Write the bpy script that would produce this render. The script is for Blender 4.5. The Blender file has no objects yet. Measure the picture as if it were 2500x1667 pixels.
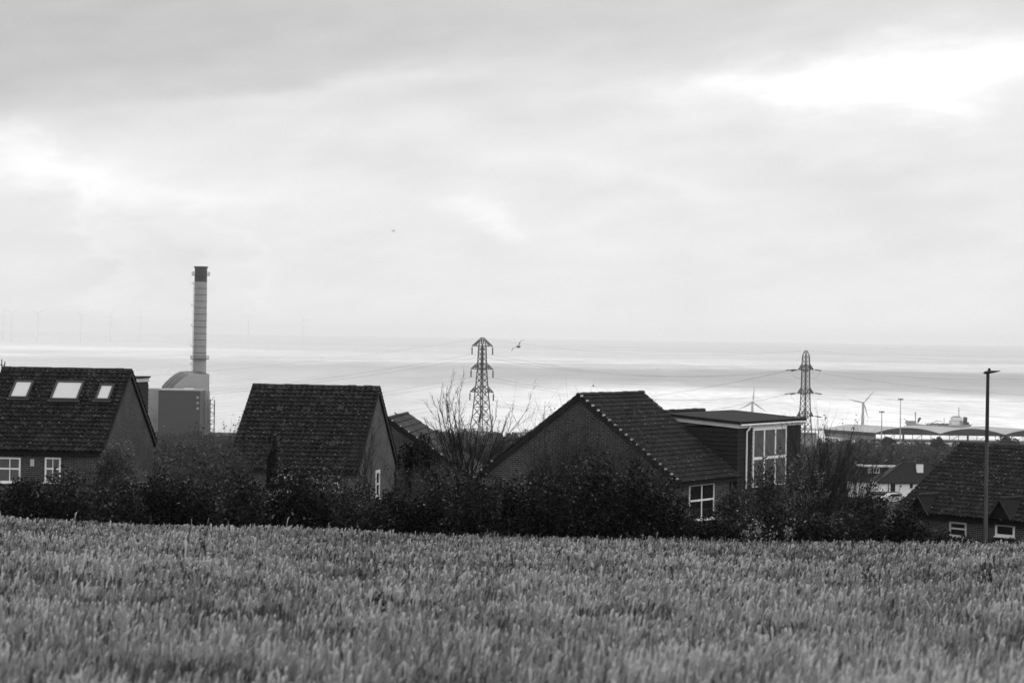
import bpy, math, random
import numpy as np
from mathutils import Vector, Matrix

sc = bpy.context.scene
COL = sc.collection
R = math.radians
rng = np.random.default_rng(7)
random.seed(7)

# ------------------------------------------------------------------ camera
F = 5903.0                      # focal length in photo pixels (85 mm lens)
PITCH, ROLL = 16.5 / F, 0.0152
cr, sr = math.cos(ROLL), math.sin(ROLL)
FWD = Vector((0, math.cos(PITCH), -math.sin(PITCH)))
UP0 = Vector((0, math.sin(PITCH), math.cos(PITCH)))
RGT = Vector((1, 0, 0)) * cr + UP0 * sr
UPV = UP0 * cr - Vector((1, 0, 0)) * sr
cam = bpy.data.cameras.new("camera")
cam.lens, cam.sensor_width = 85.0, 36.0
cam.clip_start, cam.clip_end = 0.5, 120000
cam.dof.use_dof = True
cam.dof.focus_distance = 128.0
cam.dof.aperture_fstop = 2.7
camo = bpy.data.objects.new("camera", cam)
COL.objects.link(camo)
M = Matrix((RGT, UPV, -FWD)).transposed().to_4x4()
camo.matrix_world = M
sc.camera = camo

# ------------------------------------------------------------------ render settings
vs = sc.view_settings
vs.view_transform, vs.look, vs.gamma, vs.use_curve_mapping = 'Standard', 'None', 1.0, False
vs.exposure = 0.0
sc.cycles.use_denoising = True
sc.cycles.max_bounces = 6
sc.cycles.diffuse_bounces = 2
sc.cycles.glossy_bounces = 3
sc.cycles.transparent_max_bounces = 8
sc.cycles.volume_bounces = 2

# ------------------------------------------------------------------ sky
SUN_EL, SUN_AZ = R(36), R(-12)          # the sun stands ahead of the camera behind cloud
wd = bpy.data.worlds.new("World"); sc.world = wd; wd.use_nodes = True
nt = wd.node_tree; nt.nodes.clear()

def mth(op, a, b=None, c=None, clamp=False):
    n = nt.nodes.new('ShaderNodeMath'); n.operation = op; n.use_clamp = clamp
    for i, v in enumerate((a, b, c)):
        if v is None: continue
        if isinstance(v, (int, float)): n.inputs[i].default_value = v
        else: nt.links.new(v, n.inputs[i])
    return n.outputs[0]

def comb(x, y, z):
    n = nt.nodes.new('ShaderNodeCombineXYZ')
    for i, v in enumerate((x, y, z)):
        if isinstance(v, (int, float)): n.inputs[i].default_value = v
        else: nt.links.new(v, n.inputs[i])
    return n.outputs[0]

def noise_fac(vec, scale, detail, rough=0.5):
    n = nt.nodes.new('ShaderNodeTexNoise')
    n.inputs['Scale'].default_value = scale; n.inputs['Detail'].default_value = detail
    n.inputs['Roughness'].default_value = rough
    nt.links.new(vec, n.inputs['Vector'])
    return mth('SUBTRACT', n.outputs['Fac'], 0.5)

def sstep(v, lo, hi):
    n = nt.nodes.new('ShaderNodeMapRange'); n.interpolation_type = 'SMOOTHSTEP'
    nt.links.new(v, n.inputs['Value'])
    n.inputs['From Min'].default_value = lo; n.inputs['From Max'].default_value = hi
    return n.outputs['Result']

tc = nt.nodes.new('ShaderNodeTexCoord')
sx = nt.nodes.new('ShaderNodeSeparateXYZ'); nt.links.new(tc.outputs['Generated'], sx.inputs[0])
A = mth('ARCTAN2', sx.outputs[0], sx.outputs[1])
E = mth('ARCSINE', sx.outputs[2])
slant = mth('ADD', E, mth('MULTIPLY', A, -0.10))
w1 = noise_fac(comb(mth('MULTIPLY', A, 9.0), mth('MULTIPLY', slant, 34.0), 0.3), 1.0, 5.0, 0.55)
w2 = noise_fac(comb(mth('MULTIPLY', A, 13.0), mth('MULTIPLY', slant, 30.0), 4.7), 1.0, 5.0, 0.55)
w3 = noise_fac(comb(mth('MULTIPLY', A, 22.0), mth('MULTIPLY', slant, 75.0), 9.1), 1.0, 4.0, 0.5)
w4 = noise_fac(comb(mth('MULTIPLY', A, 38.0), mth('MULTIPLY', slant, 105.0), 2.2), 1.0, 5.0, 0.6)
A2 = mth('ADD', A, mth('ADD', mth('MULTIPLY', w1, 0.11), mth('MULTIPLY', w3, 0.05)))
E2 = mth('ADD', E, mth('ADD', mth('MULTIPLY', w2, 0.030), mth('MULTIPLY', w4, 0.014)))

def ang(px, py):
    return (px - 1250) / F, (817 + 0.0152 * (px - 1250) - py) / F

def patch(px, py, sa, se, slope, amp):
    a0, e0 = ang(px, py)
    da = mth('SUBTRACT', A2, a0)
    de = mth('SUBTRACT', mth('SUBTRACT', E2, e0), mth('MULTIPLY', da, slope))
    q = mth('ADD', mth('POWER', mth('ABSOLUTE', mth('MULTIPLY', da, 1 / sa)), 2.0),
            mth('POWER', mth('ABSOLUTE', mth('MULTIPLY', de, 1 / se)), 2.0))
    return mth('MULTIPLY', mth('EXPONENT', mth('MULTIPLY', q, -1.0)), amp)

bound = mth('SUBTRACT', mth('SUBTRACT', E2, 0.100), mth('MULTIPLY', A2, 0.107))
mass = sstep(bound, -0.022, 0.032)
depth = mth('SUBTRACT', 0.21, mth('MULTIPLY', A, 0.40))
depth = mth('MAXIMUM', mth('MINIMUM', depth, 0.30), 0.10)
L = mth('SUBTRACT', 0.845, mth('MULTIPLY', mass, depth))
for p in ((60, 395, 0.045, 0.0105, -0.22, 0.19), (420, 462, 0.060, 0.006, 0.03, 0.10),
          (2330, 175, 0.080, 0.0115, 0.10, 0.29), (1930, 215, 0.050, 0.006, 0.06, 0.15),
          (2300, 262, 0.016, 0.007, -0.2, 0.14),
          (1190, 512, 0.020, 0.006, -0.35, 0.13), (1600, 440, 0.050, 0.004, -0.1, 0.06),
          (900, 215, 0.060, 0.006, 0.15, 0.08),
          (2050, 470, 0.045, 0.014, -0.15, -0.07), (800, 400, 0.040, 0.007, -0.05, -0.05),
          (1250, 285, 0.060, 0.010, -0.05, -0.05), (150, 700, 0.05, 0.022, 0.3, -0.03), (260, 640, 0.020, 0.010, -2.2, 0.045), (620, 660, 0.016, 0.010, -2.2, 0.04), (440, 700, 0.020, 0.010, -2.2, -0.035),
          (1500, 640, 0.20, 0.012, 0.0, -0.02)):
    L = mth('ADD', L, patch(*p))
L = mth('ADD', L, mth('MULTIPLY', w1, 0.10))
L = mth('ADD', L, mth('MULTIPLY', w3, 0.13))
L = mth('ADD', L, mth('MULTIPLY', w4, 0.07))
L = mth('MAXIMUM', L, 0.05)
L = mth('MULTIPLY', L, mth('ADD', 1.0, mth('MULTIPLY', sstep(mth('MULTIPLY', sx.outputs[1], -1.0), -0.88, 0.15), 0.85)))
sky = nt.nodes.new('ShaderNodeTexSky'); sky.sky_type = 'NISHITA'; sky.sun_disc = False
sky.sun_elevation = SUN_EL; sky.sun_rotation = SUN_AZ
bw = nt.nodes.new('ShaderNodeRGBToBW'); nt.links.new(sky.outputs[0], bw.inputs[0])
L = mth('ADD', mth('MULTIPLY', L, 0.97), mth('MULTIPLY', mth('MINIMUM', bw.outputs[0], 1.0), 0.03))
bg = nt.nodes.new('ShaderNodeBackground'); bg.inputs['Strength'].default_value = 1.0
nt.links.new(L, bg.inputs['Color'])
wo = nt.nodes.new('ShaderNodeOutputWorld'); nt.links.new(bg.outputs[0], wo.inputs['Surface'])

# ------------------------------------------------------------------ sun
sl = bpy.data.lights.new("sun", 'SUN'); sl.energy = 1.1; sl.angle = R(14); sl.color = (1, 1, 1)
so = bpy.data.objects.new("sun", sl); COL.objects.link(so)
sd = Vector((math.sin(SUN_AZ) * math.cos(SUN_EL), math.cos(SUN_AZ) * math.cos(SUN_EL), math.sin(SUN_EL)))
so.rotation_euler = sd.to_track_quat('Z', 'Y').to_euler()

# ------------------------------------------------------------------ helpers
def px(x, y, D):
    """The point seen at photo pixel (x, y), D metres ahead of the camera."""
    d = FWD * F + RGT * (x - 1250) + UPV * (833.5 - y)
    return d * (D / d.y)

def ray(x, y):
    return FWD * F + RGT * (x - 1250) + UPV * (833.5 - y)

PY = [-3000, -200, 0, 20, 50, 85, 95, 115, 135, 200, 300, 420, 500, 700, 900, 1200, 1400, 1545, 1560, 1600]
PZ = [60, 12, -1.9, -3.25, -5.25, -7.55, -8.1, -8.9, -9.5, -15, -21, -27.8, -32, -40.5, -48.5, -59, -64, -65.2, -66.8, -75]

def height(x, y):
    x = np.asarray(x, float); y = np.asarray(y, float)
    z = np.interp(y, PY, PZ)
    f = np.clip(y / 85.0, 0, 1.0) * 0.5 * np.clip(-x / 18.0, -0.05, 1.2)
    c = np.interp(x, [-30, -20, -8, 6, 16, 24, 40], [0.5, 0.35, 0.1, 0.0, -1.0, -2.4, -3.2])
    k = np.clip((y - 92) / 30, 0, 1) * np.clip((320 - y) / 150, 0, 1)
    t = np.clip((y - 80) / 15, 0, 1)
    return z + f * (1 - t) + c * k + 0.06 * np.sin(x * 0.7 + y * 0.31) * np.clip(1 - y / 120, 0, 1)

def H(x, y): return float(height(x, y))

def props(o, label=None, cat=None, group=None, kind=None):
    if label: o['label'] = label
    if cat: o['category'] = cat
    if group: o['group'] = group
    if kind: o['kind'] = kind
    return o

def thing(name, label, cat, loc=(0, 0, 0), rz=0.0, group=None):
    o = bpy.data.objects.new(name, None); COL.objects.link(o)
    o.empty_display_size = 0.3
    o.location = loc; o.rotation_euler = (0, 0, rz)
    return props(o, label, cat, group)

class MB:
    def __init__(s): s.v = []; s.f = []; s.uv = []; s.m = []
    def face(s, pts, uv=None, m=0):
        i = len(s.v); s.v += [tuple(p) for p in pts]; s.f.append(tuple(range(i, i + len(pts))))
        s.uv.append(uv if uv else [(0, 0)] * len(pts)); s.m.append(m); return s
    def box(s, lo, hi):
        x0, y0, z0 = lo; x1, y1, z1 = hi
        c = [(x0, y0, z0), (x1, y0, z0), (x1, y1, z0), (x0, y1, z0), (x0, y0, z1), (x1, y0, z1), (x1, y1, z1), (x0, y1, z1)]
        for q in ((3, 2, 1, 0), (4, 5, 6, 7), (0, 1, 5, 4), (1, 2, 6, 5), (2, 3, 7, 6), (3, 0, 4, 7)):
            P = [c[k] for k in q]
            if abs(P[0][2] - P[2][2]) < 1e-9: uv = [(p[0], p[1]) for p in P]
            elif abs(P[0][0] - P[2][0]) < 1e-9: uv = [(p[1], p[2]) for p in P]
            else: uv = [(p[0], p[2]) for p in P]
            s.face(P, uv)
        return s
    def bar(s, p, q, w, h=None, up=(0, 0, 1)):
        h = w if h is None else h
        p = Vector(p); q = Vector(q); d = (q - p).normalized(); u = Vector(up)
        if abs(d.dot(u)) > 0.97: u = Vector((1, 0, 0))
        a = d.cross(u).normalized() * (w / 2); b = a.cross(d).normalized() * (h / 2)
        c = [p - a - b, p + a - b, p + a + b, p - a + b, q - a - b, q + a - b, q + a + b, q - a + b]
        for k in ((3, 2, 1, 0), (4, 5, 6, 7), (0, 1, 5, 4), (1, 2, 6, 5), (2, 3, 7, 6), (3, 0, 4, 7)):
            s.face([c[j] for j in k])
        return s
    def tube(s, p, q, r0, r1=None, n=8, cap=True):
        r1 = r0 if r1 is None else r1
        p = Vector(p); q = Vector(q); d = (q - p).normalized()
        u = Vector((0, 0, 1)) if abs(d.z) < 0.9 else Vector((1, 0, 0))
        a = d.cross(u).normalized(); b = d.cross(a).normalized()
        A_ = [p + (a * math.cos(t) + b * math.sin(t)) * r0 for t in [2 * math.pi * k / n for k in range(n)]]
        B_ = [q + (a * math.cos(t) + b * math.sin(t)) * r1 for t in [2 * math.pi * k / n for k in range(n)]]
        for k in range(n):
            j = (k + 1) % n; s.face([A_[k], A_[j], B_[j], B_[k]])
        if cap: s.face(A_[::-1]); s.face(B_)
        return s
    def prism(s, poly, off):
        """A flat outline (3-D points) pushed along off."""
        P = [Vector(p) for p in poly]; Q = [p + Vector(off) for p in P]
        s.face(P[::-1]); s.face(Q)
        for k in range(len(P)):
            j = (k + 1) % len(P); s.face([P[k], P[j], Q[j], Q[k]])
        return s
    def build(s, name, mat, parent=None, loc=None, smooth=False):
        me = bpy.data.meshes.new(name); me.from_pydata(s.v, [], s.f)
        ul = me.uv_layers.new(name="uv"); k = 0
        flat = [c for u in s.uv for p in u for c in p]
        ul.data.foreach_set('uv', flat)
        for m_ in (mat if isinstance(mat, (list, tuple)) else [mat]): me.materials.append(m_)
        me.polygons.foreach_set('material_index', s.m)
        if smooth: me.polygons.foreach_set('use_smooth', [True] * len(s.f))
        me.update()
        o = bpy.data.objects.new(name, me); COL.objects.link(o)
        if parent: o.parent = parent
        if loc is not None: o.location = loc
        return o

def quads_mesh(name, V, mat, rnd=None, parent=None, loc=None, smooth=False):
    """V: (n, 4, 3) loose quads; rnd: one value per quad."""
    n = len(V)
    me = bpy.data.meshes.new(name)
    me.vertices.add(n * 4); me.vertices.foreach_set('co', np.ascontiguousarray(V, np.float32).ravel())
    me.loops.add(n * 4); me.loops.foreach_set('vertex_index', np.arange(n * 4, dtype=np.int32))
    me.polygons.add(n); me.polygons.foreach_set('loop_start', np.arange(0, n * 4, 4, dtype=np.int32))
    if smooth: me.polygons.foreach_set('use_smooth', np.ones(n, bool))
    if rnd is not None:
        at = me.attributes.new('rnd', 'FLOAT', 'FACE'); at.data.foreach_set('value', np.ascontiguousarray(rnd, np.float32))
    me.materials.append(mat); me.update(calc_edges=True)
    o = bpy.data.objects.new(name, me); COL.objects.link(o)
    if parent: o.parent = parent
    if loc is not None: o.location = loc
    return o

# ------------------------------------------------------------------ materials
def new_mat(name):
    m = bpy.data.materials.new(name); m.use_nodes = True
    t = m.node_tree; t.nodes.clear()
    out = t.nodes.new('ShaderNodeOutputMaterial'); b = t.nodes.new('ShaderNodeBsdfPrincipled')
    t.links.new(b.outputs[0], out.inputs[0])
    return m, t, b, out

def grey(v): return (v, v, v, 1)

def ramp(t, fac, stops):
    r = t.nodes.new('ShaderNodeValToRGB'); e = r.color_ramp.elements
    e[0].position, e[0].color = stops[0][0], grey(stops[0][1])
    e[1].position, e[1].color = stops[-1][0], grey(stops[-1][1])
    for p, v in stops[1:-1]:
        k = e.new(p); k.color = grey(v)
    t.links.new(fac, r.inputs[0]); return r.outputs[0]

def tnoise(t, vec, scale, detail=4.0, rough=0.55):
    n = t.nodes.new('ShaderNodeTexNoise'); n.inputs['Scale'].default_value = scale
    n.inputs['Detail'].default_value = detail; n.inputs['Roughness'].default_value = rough
    if vec: t.links.new(vec, n.inputs['Vector'])
    return n.outputs['Fac']

def tmul(t, a, b, op='MULTIPLY'):
    n = t.nodes.new('ShaderNodeMath'); n.operation = op
    for i, v in enumerate((a, b)):
        if isinstance(v, (int, float)): n.inputs[i].default_value = v
        else: t.links.new(v, n.inputs[i])
    return n.outputs[0]

def plain(name, g, rough=0.6, var=0.25, scale=3.0, bump=0.0, spec=0.3, metal=0.0, coat=0.0):
    m, t, b, out = new_mat(name)
    tc_ = t.nodes.new('ShaderNodeTexCoord'); v = tc_.outputs['Object']
    f = tnoise(t, v, scale, 5.0, 0.6)
    c = ramp(t, f, [(0.25, g * (1 - var)), (0.75, g * (1 + var))])
    t.links.new(c, b.inputs['Base Color'])
    b.inputs['Roughness'].default_value = rough; b.inputs['Specular IOR Level'].default_value = spec
    b.inputs['Metallic'].default_value = metal; b.inputs['Coat Weight'].default_value = coat
    if bump:
        bn = t.nodes.new('ShaderNodeBump'); bn.inputs['Strength'].default_value = bump; bn.inputs['Distance'].default_value = 0.02
        t.links.new(tnoise(t, v, scale * 8, 4.0), bn.inputs['Height']); t.links.new(bn.outputs[0], b.inputs['Normal'])
    return m

def glass(name, g=0.02):
    m, t, b, out = new_mat(name)
    b.inputs['Base Color'].default_value = grey(g); b.inputs['Roughness'].default_value = 0.06
    b.inputs['Specular IOR Level'].default_value = 0.6
    return m

def brick(name, c1, c2, mortar, sx=1.0):
    m, t, b, out = new_mat(name)
    uv = t.nodes.new('ShaderNodeUVMap'); uv.uv_map = "uv"
    k = t.nodes.new('ShaderNodeTexBrick'); t.links.new(uv.outputs[0], k.inputs['Vector'])
    k.inputs['Color1'].default_value = grey(c1); k.inputs['Color2'].default_value = grey(c2); k.inputs['Mortar'].default_value = grey(mortar)
    k.inputs['Scale'].default_value = 1.0; k.inputs['Brick Width'].default_value = 0.30 * sx; k.inputs['Row Height'].default_value = 0.10 * sx
    k.inputs['Mortar Size'].default_value = 0.010; k.inputs['Mortar Smooth'].default_value = 0.2; k.inputs['Bias'].default_value = 0.0
    f = tnoise(t, uv.outputs[0], 0.6, 5.0)
    mx = t.nodes.new('ShaderNodeMix'); mx.data_type = 'RGBA'; mx.blend_type = 'MULTIPLY'; mx.inputs[0].default_value = 1.0
    t.links.new(k.outputs['Color'], mx.inputs[6]); t.links.new(ramp(t, f, [(0.3, 0.72), (0.7, 1.2)]), mx.inputs[7])
    t.links.new(mx.outputs[2], b.inputs['Base Color'])
    b.inputs['Roughness'].default_value = 0.9; b.inputs['Specular IOR Level'].default_value = 0.15
    bn = t.nodes.new('ShaderNodeBump'); bn.inputs['Strength'].default_value = 0.4; bn.inputs['Distance'].default_value = 0.01
    t.links.new(k.outputs['Fac'], bn.inputs['Height']); bn.invert = True
    t.links.new(bn.outputs[0], b.inputs['Normal'])
    return m

def tile_mat(name, g, lichen=0.14, thr=0.70):
    m, t, b, out = new_mat(name)
    at = t.nodes.new('ShaderNodeAttribute'); at.attribute_name = 'rnd'
    tc_ = t.nodes.new('ShaderNodeTexCoord'); v = tc_.outputs['Object']
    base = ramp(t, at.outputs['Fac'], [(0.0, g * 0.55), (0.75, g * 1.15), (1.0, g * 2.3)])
    f = tnoise(t, v, 1.1, 6.0, 0.6)
    mx = t.nodes.new('ShaderNodeMix'); mx.data_type = 'RGBA'; mx.blend_type = 'MULTIPLY'; mx.inputs[0].default_value = 1.0
    t.links.new(base, mx.inputs[6]); t.links.new(ramp(t, f, [(0.25, 0.6), (0.75, 1.45)]), mx.inputs[7])
    # lichen: small pale spots gathered in patches
    vo = t.nodes.new('ShaderNodeTexVoronoi'); vo.inputs['Scale'].default_value = 4.5; t.links.new(v, vo.inputs['Vector'])
    spot = ramp(t, vo.outputs['Distance'], [(0.14, 1.0), (0.27, 0.0)])
    keep = ramp(t, vo.outputs['Color'], [(0.50, 0.0), (0.60, 1.0)])
    pat = ramp(t, tnoise(t, v, 0.7, 3.0), [(0.30, 0.0), (0.50, 1.0)])
    fac = tmul(t, tmul(t, spot, keep), pat)
    m2 = t.nodes.new('ShaderNodeMix'); m2.data_type = 'RGBA'
    t.links.new(fac, m2.inputs[0]); t.links.new(mx.outputs[2], m2.inputs[6]); m2.inputs[7].default_value = grey(lichen)
    t.links.new(m2.outputs[2], b.inputs['Base Color'])
    b.inputs['Roughness'].default_value = 0.6; b.inputs['Specular IOR Level'].default_value = 0.09
    bn = t.nodes.new('ShaderNodeBump'); bn.inputs['Strength'].default_value = 0.3; bn.inputs['Distance'].default_value = 0.01
    t.links.new(tnoise(t, v, 25.0, 4.0), bn.inputs['Height']); t.links.new(bn.outputs[0], b.inputs['Normal'])
    return m

def leaf_mat(name, lo, hi, bright=None, trans=0.25, gloss=0.25):
    m, t, b, out = new_mat(name)
    at = t.nodes.new('ShaderNodeAttribute'); at.attribute_name = 'rnd'
    stops = [(0.0, lo), (0.9, hi)]
    if bright: stops += [(0.95, hi * 1.3), (1.0, bright)]
    else: stops += [(1.0, hi * 1.2)]
    c = ramp(t, at.outputs['Fac'], stops)
    t.links.new(c, b.inputs['Base Color']); b.inputs['Roughness'].default_value = 0.45
    b.inputs['Specular IOR Level'].default_value = gloss
    tr = t.nodes.new('ShaderNodeBsdfTranslucent'); t.links.new(c, tr.inputs['Color'])
    mx = t.nodes.new('ShaderNodeMixShader'); mx.inputs[0].default_value = trans
    t.links.new(b.outputs[0], mx.inputs[1]); t.links.new(tr.outputs[0], mx.inputs[2]); t.links.new(mx.outputs[0], out.inputs[0])
    return m

M_TILE = tile_mat("roof_tile", 0.0115)
M_TILE2 = tile_mat("roof_tile_plain", 0.018)
M_RIDGE = plain("ridge_mortar", 0.035, 0.85, 0.5, 3.0, 0.3, 0.1)
M_BRICK = brick("dark_brick", 0.028, 0.054, 0.17)
M_BRICK2 = brick("grey_brick", 0.062, 0.100, 0.15)
M_DARK = plain("dark_paint", 0.012, 0.6, 0.3, 4.0, 0.1, 0.15)
M_CLAD = plain("hung_cladding", 0.020, 0.75, 0.35, 6.0, 0.2, 0.12)
M_FELT = plain("roof_felt", 0.020, 0.9, 0.2, 2.0, 0.2, 0.1)
M_WHITE = plain("white_paint", 0.78, 0.45, 0.06, 2.0, 0.0, 0.3)
M_OFFW = plain("weathered_white", 0.50, 0.6, 0.12, 2.0, 0.0, 0.2)
M_GLASS = glass("window_glass", 0.012)
M_BLIND = plain("window_blind", 0.10, 0.8, 0.3, 9.0)
M_CURT = plain("curtain_cloth", 0.095, 0.9, 0.35, 5.0, 0.3)
M_SKYL = plain("skylight_glass", 0.55, 0.25, 0.06, 1.2, 0.0, 0.5)
M_SKYF = plain("skylight_frame", 0.035, 0.5, 0.2, 4.0)
M_STEEL = plain("galvanised_steel", 0.075, 0.55, 0.2, 2.0)
M_POST = plain("lamp_post_steel", 0.062, 0.5, 0.25, 3.0, 0.05)
M_POSTT = plain("lamp_bracket_steel", 0.02, 0.5, 0.25, 3.0)
M_CHIM = plain("chimney_cladding", 0.27, 0.6, 0.12, 0.2)
M_CHIMD = plain("chimney_dark_band", 0.025, 0.6, 0.15, 0.3)
M_HALL = plain("pale_metal_cladding", 0.32, 0.6, 0.07, 0.15)
M_FACADE = plain("dark_metal_cladding", 0.036, 0.6, 0.10, 0.2)
M_SHEDR = plain("shed_roof_sheet", 0.33, 0.7, 0.10, 0.08)
M_SHEDD = plain("shed_gable_sheet", 0.035, 0.7, 0.15, 0.2)
M_SHEDW = plain("shed_wall_sheet", 0.17, 0.7, 0.12, 0.2)
M_TURB = plain("turbine_paint", 0.32, 0.5, 0.05, 0.5)
M_OFFT = plain("offshore_turbine_paint", 0.80, 0.6, 0.05, 0.1)
M_RENDER = plain("white_render", 0.78, 0.8, 0.07, 0.6)
M_BROOF = plain("bungalow_tile", 0.018, 0.8, 0.25, 0.8, 0.2, 0.1)
M_HULL = plain("ship_hull_paint", 0.20, 0.6, 0.2, 0.1)
M_SHIPW = plain("ship_white_paint", 0.55, 0.6, 0.1, 0.2)
M_BARK = plain("bark", 0.030, 0.85, 0.4, 6.0, 0.3, 0.1)
M_TWIG = plain("twig_bark", 0.034, 0.85, 0.4, 4.0, 0.0, 0.1)
M_TWIG2 = plain("grey_twig_bark", 0.060, 0.85, 0.4, 4.0, 0.0, 0.1)
M_TREE = plain("bare_tree_bark", 0.016, 0.85, 0.4, 4.0, 0.0, 0.08)
M_BIRD = plain("bird_feather", 0.045, 0.8, 0.3, 9.0)
M_GULL = plain("gull_feather", 0.22, 0.8, 0.2, 9.0)
M_CABLE = plain("cable_aluminium", 0.12, 0.6, 0.1, 0.1)
M_CONC = plain("quay_concrete", 0.40, 0.9, 0.15, 0.05)
M_CAR = plain("car_paint", 0.38, 0.3, 0.03, 1.0, 0.0, 0.5, 0.0, 0.5)
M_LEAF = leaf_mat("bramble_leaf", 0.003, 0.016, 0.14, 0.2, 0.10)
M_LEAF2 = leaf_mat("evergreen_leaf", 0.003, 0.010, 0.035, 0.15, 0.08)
M_LEAF3 = leaf_mat("garden_shrub_leaf", 0.012, 0.055, 0.18, 0.25, 0.15)
M_LEAF5 = leaf_mat("pale_shrub_leaf", 0.03, 0.11, 0.24, 0.3, 0.15)
M_LEAFB = leaf_mat("mixed_bramble_leaf", 0.004, 0.032, 0.17, 0.2, 0.12)
M_LEAFC = leaf_mat("round_shrub_leaf", 0.022, 0.13, 0.26, 0.3, 0.15)
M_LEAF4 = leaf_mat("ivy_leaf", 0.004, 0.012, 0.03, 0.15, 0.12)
M_WOOD = leaf_mat("far_woodland_leaf", 0.014, 0.045, None, 0.15, 0.05)
M_GRASS = leaf_mat("dry_grass_blade", 0.045, 0.34, 0.52, 0.42, 0.15)
M_WEED = plain("weed_stem", 0.012, 0.9, 0.4, 12.0)

# ------------------------------------------------------------------ ground and sea
def ground_sheet():
    ys = np.concatenate([[-3000, -1200, -400, -100, -20], np.arange(0, 100, 1.5), np.arange(100, 340, 4), np.arange(340, 1540, 20), [1545, 1552, 1560, 1600]])
    xs = np.concatenate([[-6000, -2500, -1200, -600, -400, -250, -150, -100, -60], np.arange(-45, 46, 1.5), [60, 100, 150, 250, 400, 600, 1200, 2500, 6000]])
    X, Y = np.meshgrid(xs, ys); Z = height(X, Y)
    nx, ny = len(xs), len(ys)
    V = np.stack([X, Y, Z], -1).reshape(-1, 3)
    f = []
    for j in range(ny - 1):
        for i in range(nx - 1):
            a = j * nx + i; f.append((a, a + 1, a + nx + 1, a + nx))
    me = bpy.data.meshes.new("ground"); me.from_pydata(V.tolist(), [], f)
    m, t, b, out = new_mat("field_soil")
    tc_ = t.nodes.new('ShaderNodeTexCoord'); v = tc_.outputs['Object']
    c = ramp(t, tnoise(t, v, 0.35, 8.0, 0.65), [(0.25, 0.028), (0.5, 0.05), (0.75, 0.075)])
    t.links.new(c, b.inputs['Base Color']); b.inputs['Roughness'].default_value = 1.0; b.inputs['Specular IOR Level'].default_value = 0.05
    bn = t.nodes.new('ShaderNodeBump'); bn.inputs['Strength'].default_value = 0.6; bn.inputs['Distance'].default_value = 0.1
    t.links.new(tnoise(t, v, 3.0, 6.0), bn.inputs['Height']); t.links.new(bn.outputs[0], b.inputs['Normal'])
    me.materials.append(m); me.polygons.foreach_set('use_smooth', [True] * len(f))
    o = bpy.data.objects.new("ground", me); COL.objects.link(o); props(o, kind='structure')
ground_sheet()

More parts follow.
